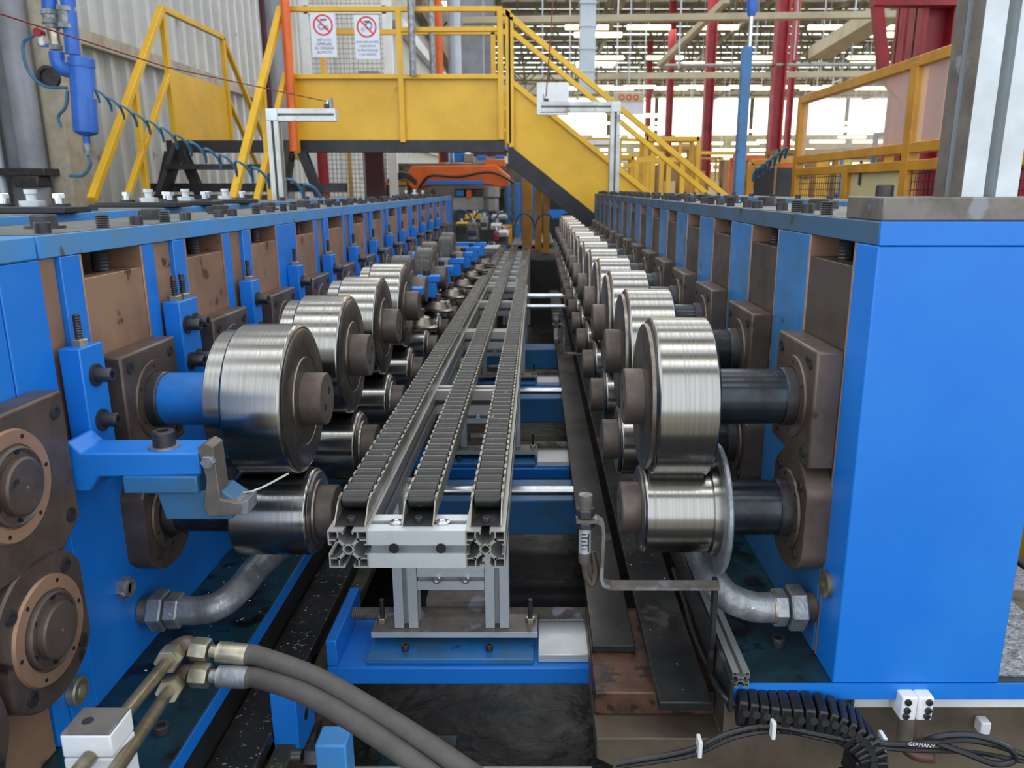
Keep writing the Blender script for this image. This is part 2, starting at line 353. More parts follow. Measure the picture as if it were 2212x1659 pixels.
# ducts and pipes across the hall
def tubeobj(name, pts, r, m, lab, cat, n=10): return tag(MB().tube(pts, r, n).build(name, m), lab, cat)
a, b = P(1000, 45, Y=14), P(2060, 30, Y=14)
tag(MB().bar(a, b, .16, .10).build('cable_tray', 'duct'), 'long pale cable tray crossing the hall near the top', 'cable tray')
a, b = P(1430, 142, Y=20), P(2060, 138, Y=20)
tubeobj('roof_pipe', [a, b], .05, 'chrome', 'white horizontal pipe crossing behind the blue post', 'pipe')
a, b = P(1290, 165, Y=24), P(2060, 158, Y=24)
tag(MB().bar(a, b, .12, .16).build('crane_beam', 'duct'), 'pale horizontal beam below the white pipe', 'beam')
a, b = P(1270, -10, Y=12), P(1272, 205, Y=12)
t = MB(); t.box(a.x - .11, a.x + .11, 11.9, 12.1, b.z, 2.9); zz = b.z
while zz < 2.9: t.box(a.x - .13, a.x + .13, 11.88, 12.12, zz, zz + .02); zz += .3
tag(t.build('air_duct', 'ductw'), 'pale blue grey vertical air duct above the stairs', 'duct')
a, b = P(1700, 95, Y=18), P(1960, -20, Y=13)
tag(MB().bar(P(1770, 115, Y=19), P(1985, -15, Y=14), .5, .25).build('sloping_duct', 'duct'), 'broad pale duct sloping up to the right', 'duct')
tag(MB().bar(P(1425, 140, Y=20), P(1570, 0, Y=16), .12, .12).build('sloping_conduit', 'duct'), 'pale conduit rising right from the stair rail towards the roof', 'conduit')
r2 = random.Random(5)
HW = []
for n, px in enumerate((1172, 1232, 1336, 1472, 1545, 1640, 1725, 1785, 1850, 1905)):
    Y = r2.uniform(17, 30); p = P(px, 0, Y=Y); q = P(px, r2.uniform(110, 190), Y=Y)
    HW.append(tag(MB().cyl((p.x, Y, 6.6), (p.x, Y, q.z), .018, 6).build('hanger_rod', 'ductw'), 'thin pale rod hanging from the roof, %s from the left' % ('first', 'second', 'third', 'fourth', 'fifth', 'sixth', 'seventh', 'eighth', 'ninth', 'tenth')[n], 'rod', 'thin hanger rods'))
# tall blue post with chrome rod and blue cap
bp = P(1595, 405, Y=7.0); pt = P(1602, 102, Y=7.0); pc = P(1607, 12, Y=7.0)
t = thing('blue_post', 'tall blue post with chrome rod and blue cap behind the right row', 'post', (bp.x, 7.0, -1.2))
MB().box(bp.x - .04, bp.x + .04, 6.96, 7.04, -1.2, pt.z).build('post', 'blue_side', t, bevel=.004)
MB().cyl((bp.x + .02, 7, pt.z), (bp.x + .02, 7, pc.z), .018, 12).build('rod', 'chrome', t)
MB().lathe((bp.x + .02, 7, pc.z - .03), (0, 0, 1), [(-.05, 0), (-.05, .03), (0, .045), (.09, .045), (.1, .03), (.1, 0)], 16).build('cap', 'tank', t)

# ------------------------------------------------------------------ the two roll stand rows
PITCH = 0.36
XR, XL = 0.454, -0.691
YR = [1.215 + PITCH * k for k in range(14)]
YL = [1.282 + PITCH * k for k in range(14)]
SIDE = {1: dict(X=XR, s=1, zt=-.043, zb=-.075, zw=-.110, zf=-.327, zl=-.512, name='right'),
        -1: dict(X=XL, s=-1, zt=-.064, zb=-.097, zw=-.135, zf=-.350, zl=-.556, name='left')}
def xs(D, a, b): return sorted((D['X'] + D['s'] * a, D['X'] + D['s'] * b))   # a, b measured outwards from the inner face

def frame(D, Y0, YS, yend, zbed, bedin, bedout):
    s = D['s']; X = D['X']; side = D['name']
    t = thing('roll_stand_frame', 'long blue machine frame of the %s row with columns, top plate and bolts' % side, 'machine frame', (X + s * .1, 1.5, zbed))
    a, b = xs(D, -bedin, bedout)
    MB().box(a, b, Y0, yend, zbed - .025, zbed).build('bed_plate', 'blue_bed' , t, bevel=.002)
    if s > 0: MB().box(a, b, Y0 - .003, Y0, zbed - .026, zbed + .001).build('bed_front_edge', 'blue', t)
    a2, b2 = xs(D, -bedin - .003, -bedin)
    MB().box(a2, b2, Y0, yend, zbed - .026, zbed - .001).build('bed_inner_edge', 'blue_side' if s > 0 else 'blue', t)
    a, b = xs(D, .17, .18)
    MB().box(a, b, 1.08, yend, zbed, D['zb']).build('recess_shade_sheet', 'void', t)  # near-black sheet added as the shade behind the windows, keeps light from leaking in
    a, b = xs(D, 0, .27 if s > 0 else .22)
    MB().box(a, b, Y0 + (.0045 if s > 0 else .79), yend, D['zb'], D['zt'] - .001).build('top_plate', 'blue_shade' if s > 0 else 'blue_old', t, bevel=.0015)
    MB().box(a + .004, b - .004, (Y0 if s > 0 else 1.09) + .008, yend - .004, D['zt'] - .001, D['zt']).build('top_surface', 'toptop', t)
    # columns
    def col(y0, y1, m='blue', d=.16, e=0, name='column'):
        p, q = xs(D, e, d); return MB().box(p, q, y0, y1, zbed, D['zb'] - .0005).build(name, m, t, bevel=.0015)
    if s > 0:
        p, q = xs(D, 0, .255); MB().box(p, q, Y0 + .001, YS[0] - .09 - .006, zbed, D['zb'] - .0006).build('end_column', 'blue', t, bevel=.002)
        MB().box(p, q, Y0 - .0005, Y0 + .004, D['zb'] + .0005, D['zt'] - .0005).build('front_end_plate', 'blue', t, bevel=.0008)
        for k in range(len(YS)):
            y1 = YS[k + 1] - .096 if k + 1 < len(YS) else yend
            col(YS[k] + .096, y1, 'blue_side')
            col(YS[k] - .0965, YS[k] - .09, 'brown', name='slide_guide'); col(YS[k] + .09, YS[k] + .0955, 'brown', name='slide_guide')
    else:
        col(1.0, 1.088, 'blue', name='end_column')
        prev = 1.09
        for k in range(len(YS)):
            y1 = YS[k] - .096; L = y1 - prev
            if k == 3 or k == 9: col(prev, y1, 'blue')
            else:
                if k: col(prev, prev + .045, 'blue', e=.002)
                else: L += .02; prev -= .045
                col(prev + .0455, y1 - .0505, 'brown', e=.008, name='spacer_column'); col(y1 - .05, y1, 'blue')
            col(YS[k] - .0955, YS[k] - .09, 'brown', name='slide_guide'); col(YS[k] + .09, YS[k] + .0955, 'brown', name='slide_guide')
            prev = YS[k] + .096
        col(prev, yend, 'blue')
    a, b = xs(D, -.001, .05)
    MB().box(a, b, YS[0] - .085 if s > 0 else 1.06, yend, zbed, -.44 if s > 0 else -.425).build('lower_cheek', 'blue_side' if s > 0 else 'blue', t, bevel=.001)
    # bolts on the top plate
    zt = D['zt']
    for k, yc in enumerate(YS):
        x1 = X + s * .022; x2 = X + s * .075; x3 = X + s * .17
        if s > 0 and k == 0: ys_ = [(yc + .09, 'stud'), (yc + .18, 'screw')]
        else: ys_ = [(yc - .12, 'stud'), (yc - .03, 'screw'), (yc + .14, 'screw')] if k % 2 else [(yc - .14, 'screw'), (yc + .02, 'stud'), (yc + .13, 'screw')]
        for yy, kd in ys_:
            if kd == 'stud': MB().stud((x1, yy, zt), (0, 0, 1), .0105, .021).build('threaded_stud', 'black', t)
            else: MB().screw((x1, yy, zt), (0, 0, 1), .011, .016).build('cap_screw', 'black', t)
        if not (s > 0 and k == 0):
            MB().lathe((x2 + s * .03, yc, zt), (0, 0, 1), [(0, 0), (0, .03), (.004, .03), (.004, 0)], 20).hexa((x2 + s * .03, yc, zt + .004), (0, 0, 1), .022, .018).build('hex_nut', 'black', t)
            MB().screw((x3, yc + .1, zt), (0, 0, 1), .011, .016).build('cap_screw', 'black', t)
    return t
fr = frame(SIDE[1], 1.043, YR, 6.25, -.738, .158, .42)
fl = frame(SIDE[-1], .30, YL, 6.5, -.79, .175, .33)

def bearing_block(D, yc, lab, near=True):
    s, X = D['s'], D['X']; n = Vector((-s, 0, 0))
    t = thing('bearing_block', lab, 'bearing block', (X, yc, D['zf'] - .09), 'sliding bearing blocks of the %s row' % D['name'])
    a, b = xs(D, .002, .06); zb = -.735 if s > 0 else -.787
    MB().box(a, b, yc - .0895, yc + .0895, (-.4395 if s > 0 else -.4245), D['zw']).build('slide_plate', 'brown_dark' if s > 0 else 'brown', t, bevel=.0015)
    a, b = xs(D, -.04, .0015)
    MB().box(a, b, yc - .094, yc + .094, D['zf'] - .092, D['zf'] + .092).build('flange_plate', 'flange', t, bevel=.004)
    xi = X - s * .04
    MB().lathe((xi, yc, D['zf']), n, [(0, 0), (0, .067), (.003, .066), (.003, .048), (.001, .048), (.001, 0)], 40).build('bearing_ring', 'flange', t)
    MB().lathe((xi - s * .0012, yc, D['zf']), n, [(0, 0), (0, .0475), (.001, .0475), (.001, 0)], 32).build('seal', 'void', t)
    for sy in (-1, 1):
        for sz in (-1, 1):
            MB().screw((xi, yc + sy * .07, D['zf'] + sz * .07), n, .010, .002).build('flange_screw', 'black', t)
    for i in range(6):
        a = PI / 6 + i * PI / 3; MB().cyl((xi, yc + .057 * math.cos(a), D['zf'] + .057 * math.sin(a)), (xi - s * .0034, yc + .057 * math.cos(a), D['zf'] + .057 * math.sin(a)), .0028, 8).build('ring_screw', 'void', t)
    xc = X + s * .03
    MB().stud((xc, yc + .01, D['zw'] - .01), (0, 0, 1), .013, D['zb'] - D['zw'] + .012, 9).build('adjusting_screw', 'black', t)
    return t

def flange_bearing(D, yc, zl, lab, r=.1, cap=False, xin=.04, group=None):
    s, X = D['s'], D['X']; n = Vector((-s, 0, 0))
    t = thing('flange_bearing', lab, 'flange bearing', (X, yc, zl - r), group or 'round flange bearings of the %s row' % D['name'])
    def flat(a, rr):     # round flange cut flat towards and away from the camera
        c = abs(math.cos(a)) * rr; return rr if c < r * .82 else r * .82 / max(1e-6, abs(math.cos(a)))
    MB().lathe((X + s * .001, yc, zl), n, [(0, 0), (0, r), (xin - .003, r), (xin, r - .003), (xin, 0)], 64, flat).build('flange_plate', 'flange', t)
    xi = X - s * xin
    MB().lathe((xi, yc, zl), n, [(0, 0), (0, r * .66), (.004, r * .65), (.004, r * .48), (.001, r * .48), (.001, 0)], 40).build('bearing_ring', 'flange', t)
    for i in range(4):
        a = PI / 4 + i * PI / 2
        MB().screw((xi, yc + r * .82 * math.cos(a) * .9, zl + r * .82 * math.sin(a)), n, .009, .003).build('flange_screw', 'black', t)
    for i in range(6):
        a = i * PI / 3 + .3; p = (yc + r * .57 * math.cos(a), zl + r * .57 * math.sin(a)); MB().cyl((xi, *p), (xi - s * .0046, *p), .003, 8).build('ring_screw', 'void', t)
    if cap:
        MB().lathe((xi, yc, zl), n, [(0, 0), (0, r * .46), (.006, r * .46), (.006, r * .44), (.004, r * .40), (.004, 0)], 40).build('collar', 'hub', t)
        MB().lathe((xi - s * .004, yc, zl), n, [(0, 0), (0, r * .36), (.012, r * .35), (.014, r * .33), (.014, .004), (.011, 0)], 40).build('shaft_end', 'flange', t)
    else: MB().lathe((xi - s * .0012, yc, zl), n, [(0, 0), (0, r * .475), (.001, r * .475), (.001, 0)], 32).build('seal', 'void', t)
    return t

def roller(D, yc, zc, lab, grp, xs0, xa, xb, xe, r, r_sh, parts, shaft_m='shaft', body_m='steel', rh=.045, hub_m='hub', name='forming_roller'):
    """xs0 shaft start at the flange, xa..xb roller body, xe hub end; parts = extra lathe pieces (name, profile, material)"""
    t = thing(name, lab, 'roller', ((xa + xb) / 2, yc, zc - r), grp); s = 1 if xe > xs0 else -1
    ax = (s, 0, 0)
    def L(x0, prof): return MB().lathe((x0, yc, zc), ax, prof, 72)
    d = abs(xa - xs0)
    L(xs0, [(0, 0), (0, r_sh * 1.02), (.018, r_sh * 1.02), (.019, r_sh * .96), (.021, r_sh * .96), (.022, r_sh), (d, r_sh), (d, 0)]).build('shaft', shaft_m, t)
    L(xs0 - s * .001, [(0, 0), (0, r_sh * 1.05), (.017, r_sh * 1.05), (.020, r_sh * 1.0), (.020, 0)]).build('shaft_collar', 'black', t)
    w_ = abs(xb - xa); c = .006
    L(xa, [(0, 0), (0, r * .93), (c * .3, r - .0028), (c * .65, r - .0007), (c * .95, r), (c, r), (c * 1.2, r), (w_ - c * 1.2, r), (w_ - c, r), (w_ - c * .95, r), (w_ - c * .6, r - .0008), (w_ - c * .25, r - .003), (w_, r - .0065), (w_, r * .945), (w_ - .001, r * .94), (w_ - .001, .02), (w_ - .001, 0)]).build('roller_body', body_m, t)
    L(xb, [(-.002, 0), (-.002, r * .94), (.0, r * .94), (.003, r * .9), (.003, r * .62), (.002, r * .61), (.002, r * .56), (.004, r * .55), (.004, 0)]).build('end_face', 'steel_face' if body_m == 'steel' else 'hub', t)
    e = abs(xe - xb)
    L(xb, [(0, 0), (0, rh), (e - .002, rh), (e, rh - .002), (e, 0)]).build('hub', hub_m, t)
    for q in (.25, -.25):
        MB().cyl((xe - s * .001, yc + q * rh * 1.3, zc + q * rh), (xe + s * .0004, yc + q * rh * 1.3, zc + q * rh), rh * .15, 12).build('hub_hole', 'void', t)
    for nm, x0, prof, m in parts: L(x0, prof).build(nm, m, t)
    return t

D = SIDE[1]
bb = bearing_block(D, YR[0], 'square bearing block behind the nearest upper roller of the right row')
fb = flange_bearing(D, YR[0] - .02, D['zl'], 'rounded flange bearing behind the nearest lower roller of the right row')
ru = roller(D, YR[0], -.3275, 'large polished upper roller nearest the camera in the right row', 'upper polished rollers of the right row',
            .412, .272, .178, .140, .128, .045, [('side_disc', .178, [(0, 0), (0, .118), (.007, .117), (.009, .112), (.009, 0)], 'steel_face')])
rl = roller(D, YR[0] - .02, -.512, 'polished lower roller nearest the camera in the right row, with thin grey disc', 'lower polished rollers of the right row',
            .412, .293, .170, .137, .0735, .045, [('flange_disc', .300, [(0, 0), (0, .106), (.002, .108), (.007, .108), (.009, .106), (.009, 0)], 'galv'),
                                                  ('collar', .291, [(0, 0), (0, .08), (.013, .08), (.013, 0)], 'steel')], rh=.042)
for k in range(1, 14):
    o = ORD[k]; dy = PITCH * k
    dup(bb, bb.location + Vector((0, dy, 0)), 'square bearing block of the right row, %s from the camera' % o)
    dup(fb, fb.location + Vector((0, dy, 0)), 'rounded flange bearing low in the right row, %s from the camera' % o)
    dup(ru, ru.location + Vector((0, dy, 0)), 'polished upper roller of the right row, %s from the camera' % o)
    dup(rl, rl.location + Vector((0, dy, 0)), 'polished lower roller of the right row, %s from the camera' % o)
D = SIDE[-1]
bb = bearing_block(D, YL[0], 'square bearing block behind the nearest upper roller of the left row')
fb = flange_bearing(D, YL[0], D['zl'], 'rounded flange bearing behind the nearest lower roller of the left row')
ru = roller(D, YL[0], -.350, 'large polished upper roller nearest the camera in the left row, on a blue shaft', 'upper polished rollers of the left row',
            -.649, -.495, -.397, -.358, .128, .045, [('side_disc', -.524, [(0, 0), (0, .113), (.003, .118), (.029, .118), (.029, 0)], 'steel')], 'shaft_blue')
rl = roller(D, YL[0], -.556, 'polished lower roller nearest the camera in the left row, on a bare steel shaft', 'lower polished rollers of the left row',
            -.649, -.522, -.387, -.352, .0765, .036, [('end_ring', -.387, [(0, 0), (0, .058), (.006, .056), (.006, 0)], 'steel_face')], 'shaft', rh=.046)
rd = roller(D, YL[4], -.345, 'dark grey narrow upper roller of the left row, fifth from the camera', 'dark upper rollers of the left row',
            -.649, -.500, -.435, -.385, .118, .045, [('groove_ring', -.470, [(0, 0), (0, .1195), (.002, .1195), (.002, 0)], 'hub')], 'shaft_blue', body_m='darkplate')
for k in range(1, 14):
    o = ORD[k]; dy = PITCH * k
    dup(bb, bb.location + Vector((0, dy, 0)), 'square bearing block of the left row, %s from the camera' % o)
    dup(fb, fb.location + Vector((0, dy, 0)), 'rounded flange bearing low in the left row, %s from the camera' % o)
    if k < 4: dup(ru, ru.location + Vector((0, dy, 0)), 'polished upper roller of the left row, %s from the camera' % o)
    elif 4 < k < 9: dup(rd, rd.location + Vector((.03 * (k % 2), PITCH * (k - 4), 0)), 'dark grey narrow upper roller of the left row, %s from the camera' % o)
    if k < 9: dup(rl, rl.location + Vector((0, dy, 0)), 'polished lower roller of the left row, %s from the camera' % o)

# near end of the left machine: a separate frame module with two capped flange bearings
t = thing('roll_stand_frame', 'near end module of the left blue frame, cut by the left edge of the photo', 'machine frame', (XL - .1, .8, -.79))
MB().box(XL - .16, XL, .40, .78, -.789, -.098).build('column', 'blue', t, bevel=.002)
MB().box(XL - .16, XL - .001, .965, .998, -.789, -.098).build('column', 'blue', t, bevel=.002)
MB().box(XL - .14, XL - .003, .785, .96, -.789, -.14).build('slide_plate', 'brown', t, bevel=.002)
MB().box(XL - .22, XL + .002, .30, 1.083, -.097, -.064).build('top_plate', 'blue_old', t, bevel=.003)
MB().box(XL - .20, XL - .03, .50, 1.045, -.0635, -.030).build('riser_block', 'plate_grey', t, bevel=.002)
b_ = MB(); b_.prism([(-.105, -.105), (.06, -.115), (.105, -.085), (.105, .10), (-.105, .10)], (XL, .925, -.368), (0, 1, 0), (0, 0, 1), (1, 0, 0), 0, .04)
t = thing('flange_bearing', 'square capped flange bearing at the left edge, above the round one', 'flange bearing', (XL, .925, -.48))
b_.build('flange_plate', 'flange', t, bevel=.004)
xi = XL + .04; n_ = (1, 0, 0)
def capped(t, yc, zl, r):
    MB().lathe((xi, yc, zl), n_, [(0, 0), (0, r), (.004, r - .002), (.004, r * .74), (.001, r * .74), (.001, 0)], 56).build('bearing_ring', 'brown', t)
    MB().lathe((xi, yc, zl), n_, [(0, 0), (0, r * .70), (.008, r * .70), (.010, r * .66), (.006, r * .60), (.006, 0)], 56).build('collar', 'hub', t)
    MB().lathe((xi, yc, zl), n_, [(0, 0), (0, r * .52), (.016, r * .51), (.018, r * .47), (.018, .003), (.015, 0)], 56).build('shaft_end', 'flange', t)
    for i in range(6):
        a = i * PI / 3 + .35; p = (yc + r * .61 * math.cos(a), zl + r * .61 * math.sin(a)); MB().cyl((xi, *p), (xi + .0085, *p), .0038, 10).build('cover_screw', 'void', t)
    for i in range(6):
        a = i * PI / 3 + .1; p = (yc + r * .87 * math.cos(a), zl + r * .87 * math.sin(a)); MB().cyl((xi, *p), (xi + .0045, *p), .003, 10).build('ring_screw', 'void', t)
capped(t, .905, -.360, .072)
for a, b in ((-.07, .075), (.082, .075), (.082, -.075)): MB().screw((xi, .925 + a, -.368 + b), n_, .010, .003).build('flange_screw', 'black', t)
t = thing('flange_bearing', 'round capped flange bearing low at the left edge, above the brass plug', 'flange bearing', (XL, .925, -.68))
def flat(a, rr):
    c = abs(math.cos(a)) * rr; return rr if c < .086 else .086 / max(1e-6, abs(math.cos(a)))
MB().lathe((XL + .001, .925, -.572), n_, [(0, 0), (0, .106), (.036, .106), (.039, .103), (.039, 0)], 72, flat).build('flange_plate', 'flange', t)
capped(t, .925, -.572, .074)
for i in range(4):
    a = PI / 4 + i * PI / 2 + .1; MB().screw((xi - .001, .925 + .083 * math.cos(a), -.572 + .088 * math.sin(a)), n_, .010, .004).build('flange_screw', 'black', t)
t = thing('flange_bearing', 'sliver of a capped flange bearing at the lower left corner', 'flange bearing', (XL, .735, -.76))
MB().lathe((XL + .001, .735, -.63), n_, [(0, 0), (0, .095), (.036, .095), (.039, .092), (.039, 0)], 64).build('flange_plate', 'flange', t)
MB().screw((xi - .001, .735 + .062, -.63 - .05), n_, .010, .004).build('flange_screw', 'black', t)
# plugs and nipples in the left wall
p = P(160, 1492, X=XL); t = MB(); t.lathe(p, n_, [(0, 0), (0, .022), (.010, .021), (.012, .018), (.012, .010), (.004, .009), (.004, 0)], 32)
tag(t.build('brass_plug', 'zinc'), 'round brass plug low on the blue wall under the round flange bearing', 'plug')
p = P(262, 1270, X=XL); t = MB(); t.lathe(p, n_, [(0, 0), (0, .020), (.012, .020), (.012, 0)], 6); t.lathe(p, n_, [(.012, 0), (.012, .016), (.017, .015), (.017, .010), (.006, .009), (.006, 0)], 28)
tag(t.build('hex_nipple', 'galv'), 'open hexagonal steel nipple on the blue wall left of the grey elbow', 'nipple')
p = P(1790, 1262, X=XR); t = MB(); t.lathe(p, (-1, 0, 0), [(0, 0), (0, .020), (.008, .020), (.009, .008), (.004, .008), (.004, 0)], 28)
tag(t.build('brass_plug', 'brass'), 'round plug on the blue wall right of the right elbow', 'plug')

# ---- blue adjusting blocks on the left columns
def adj_block(yc, wy, ztop, zbot, lab, two=False):
    t = thing('adjusting_block', lab, 'adjusting block', (XL, yc, zbot), 'blue adjusting blocks of the left row')
    MB().box(XL + .0005, XL + .032, yc - wy / 2, yc + wy / 2, zbot, ztop).build('block', 'blue', t, bevel=.002)
    for q in ((-.22, .22) if two else (0,)):
        y_ = yc + q * wy; MB().stud((XL + .016, y_, ztop), (0, 0, 1), .0055, .046, 12).build('stud', 'black', t)
        MB().hexa((XL + .016, y_, ztop), (0, 0, 1), .012, .010).build('nut', 'zinc', t)
        for dz in (-.045, -.115):
            o = MB().lathe((XL + .032, y_, ztop + dz), n_, [(0, 0), (0, .017), (.004, .017), (.004, 0)], 24).build('washer', 'black', t)
            MB().screw((XL + .036, y_, ztop + dz), n_, .011, .022).build('cap_screw', 'black', t)
    return t
adj_block(1.128, .062, -.226, -.415, 'blue adjusting block of the left row nearest the camera, with two black cap screws')
adj_block(YL[1] - .178, .078, -.205, -.36, 'blue adjusting block with two studs behind the nearest left roller', True)
a0 = adj_block(YL[2] - .175, .05, -.21, -.36, 'blue adjusting block of the left row, third from the camera')
for k in range(3, 13):
    dup(a0, a0.location + Vector((0, PITCH * (k - 2), 0)), 'blue adjusting block of the left row, %s from the camera' % ORD[k])
# near bracket arm with scraper plate
t = thing('scraper_bracket', 'blue angle bracket with grey scraper plate under the nearest left roller', 'bracket', (XL, 1.1, -.41))
b_ = MB(); b_.prism([(XL + .003, -.36), (XL + .034, -.345), (XL + .05, -.362), (-.475, -.362), (-.475, -.395), (XL + .07, -.398), (XL + .055, -.42), (XL + .003, -.42)], (0, 1.035, 0), (1, 0, 0), (0, 0, 1), (0, 1, 0), 0, .062)
b_.build('arm', 'blue', t, bevel=.003)
MB().lathe((-.535, 1.062, -.362), (0, 0, 1), [(0, 0), (0, .021), (.003, .021), (.003, 0)], 24).build('washer', 'galv', t)
MB().screw((-.535, 1.062, -.359), (0, 0, 1), .0155, .022).build('cap_screw', 'black', t)
MB().box(-.585, -.48, 1.03, 1.085, -.421, -.3955).build('clamp_block', 'blue_side', t, bevel=.002)
b_ = MB(); b_.prism([(-.545, -.421), (-.45, -.421), (-.425, -.44), (-.44, -.465), (-.535, -.465)], (0, 1.04, 0), (1, 0, 0), (0, 0, 1), (0, 1, 0), 0, .045)
b_.build('lower_block', 'blue_side', t, bevel=.002)
b_ = MB(); b_.prism([(-.474, -.352), (-.462, -.346), (-.452, -.352), (-.450, -.43), (-.425, -.436), (-.41, -.43), (-.412, -.452), (-.468, -.456), (-.474, -.44), (-.466, -.40)], (0, 1.036, 0), (1, 0, 0), (0, 0, 1), (0, 1, 0), -.006, .03)
b_.build('scraper_plate', 'plate_grey', t, bevel=.001)
MB().hexa((-.459, 1.030, -.372), (0, -1, 0), .010, .009).build('nut', 'galv', t)
tag(MB().tube(bez([(-.45, 1.06, -.43), (-.42, 1.08, -.437), (-.38, 1.12, -.425)], 6), .0022, 8).build('steel_wire', 'steel'), 'thin bright steel strip between the nearest left rollers', 'strip')

# side guide rollers standing between the left row and the conveyor
def side_guide(yc, lab):
    t = thing('side_guide_roller', lab, 'guide roller', (-.40, yc, -.42), 'side guide rollers of the left row')
    MB().box(XL + .03, -.37, yc - .028, yc + .028, -.338, -.315).build('arm', 'blue', t, bevel=.002)
    MB().box(-.45, -.385, yc - .026, yc + .026, -.395, -.339).build('bracket', 'blue', t, bevel=.002)
    MB().screw((-.42, yc, -.315), (0, 0, 1), .013, .02).build('cap_screw', 'black', t)
    MB().lathe((-.385, yc, -.45), (.12, 0, 1), [(0, 0), (0, .03), (.004, .058), (.012, .058), (.016, .044), (.04, .03), (.045, .012), (.045, 0)], 36).build('disc', 'steel_face', t)
    MB().cyl((-.385, yc, -.43), (-.378, yc, -.385), .012, 14).build('axle', 'hub', t)
    return t
s0 = side_guide(YL[3] + .17, 'blue side guide with flat steel disc, nearest the camera')
for k in range(1, 7): dup(s0, s0.location + Vector((.012 * k, PITCH * k, 0)), 'blue side guide with flat steel disc beside the conveyor, %s from the camera' % ORD[k])

# ------------------------------------------------------------------ outer frame rows
def outer(X, s, y0, y1, zt, lab, sgn):
    t = thing('outer_frame', lab, 'machine frame', (X, y0, -.79))
    MB().box(*sorted((X, X + s * .2)), y0, y1, zt - .033, zt).build('top_plate', 'blue_old', t, bevel=.002)
    MB().box(*sorted((X + s * .004, X + s * .196)), y0 + .004, y1 - .004, zt, zt + .001).build('top_surface', 'toptop', t)
    y = y0
    while y < y1 - .3:
        MB().box(*sorted((X + s * .01, X + s * .15)), y, y + .13, -.79, zt - .034).build('column', 'blue_side', t)
        MB().box(*sorted((X + s * .02, X + s * .14)), y + .16, y + .32, -.79, zt - .06).build('slide_plate', 'brown', t); 
        MB().screw((X + s * .03, y + .06, zt), (0, 0, 1), .011, .016).build('cap_screw', 'black', t); y += PITCH
    return t
outer(-1.04, -1, 1.5, 4.6, -.055, 'outer blue frame with bolted top behind the left row', -1)
outer(1.05, 1, 1.8, 6.2, -.045, 'outer blue frame behind the right row', 1)
# bridge plates with levelling nuts on the outer left frame
for n, Y in enumerate((1.75, 2.28, 2.52, 2.84, 5.9)):
    X = -1.107 if n < 4 else -.90; z0 = -.054 if n < 4 else -.063
    t = thing('levelling_plate', 'dark plate with silver levelling nuts on top of the left machine, %s from the camera' % ORD[n], 'levelling plate', (X, Y, z0), 'levelling plates on the left machine')
    MB().box(X - .13, X + .10, Y - .05, Y + .05, z0, z0 + .014).build('plate', 'blackp', t, bevel=.002)
    for q in (-.062, .06):
        MB().lathe((X + q, Y, z0 + .014), (0, 0, 1), [(0, 0), (0, .021), (.006, .021), (.006, 0)], 20).build('washer', 'black', t)
        MB().cyl((X + q, Y, z0 + .02), (X + q, Y, z0 + .034), .009, 12).hexa((X + q, Y, z0 + .032), (0, 0, 1), .0135, .010).build('levelling_nut', 'chrome', t)
    MB().lathe((X, Y, z0 + .014), (0, 0, 1), [(0, 0), (0, .025), (.012, .025), (.013, .010), (.026, .010), (.027, .013), (.036, .013), (.036, 0)], 20).build('lock_ring', 'alu_clean', t)

# ------------------------------------------------------------------ roller conveyor
ZP = -.478; S = .058
t = thing('conveyor_frame', 'aluminium profile conveyor frame between the two rows of rollers', 'conveyor', (-.17, 1.03, -.84))
XA, XB = -.272, -.074
for X in (XA, XB): aluprof('side_rail', (X, 1.03, ZP - S / 2), (X, 3.95, ZP - S / 2), S, t)
def cross(y, par, z=ZP - S / 2): return aluprof('cross_member', (XA + S / 2, y, z), (XB - S / 2, y, z), S, par)
c0 = cross(1.03 + S / 2, t); c0.data.materials[0] = M['alu_clean']
for x in (-.206, -.138):
    MB().lathe((x, 1.0292, ZP - S / 2 + .002), (0, -1, 0), [(0, 0), (0, .0075), (.0008, .0075), (.0008, 0)], 20).build('bolt_hole', 'void', c0)
    MB().lathe((x, 1.058, ZP), (0, 0, 1), [(0, 0), (0, .011), (.002, .011), (.003, .007), (.001, .006), (.001, 0)], 20).build('slot_nut', 'chrome', c0)
for y in (1.85, 2.65, 3.35, 3.9): cross(y, t)
def leg_set(y, par):
    for X in (-.252, -.076):
        aluprof('leg', (X, y, -.828), (X, y, ZP - S - .0), S * .78, par, 'alu_clean')
    o = aluprof('leg_brace', (-.228, y, -.724), (-.10, y, -.724), S * .78, par, 'alu_clean')
    for x in (-.19, -.135): MB().screw((x, y - S * .39, -.724), (0, -1, 0), .008, .006).build('brace_bolt', 'chrome', o)
leg_set(1.368, t); leg_set(2.45, t); leg_set(3.5, t)
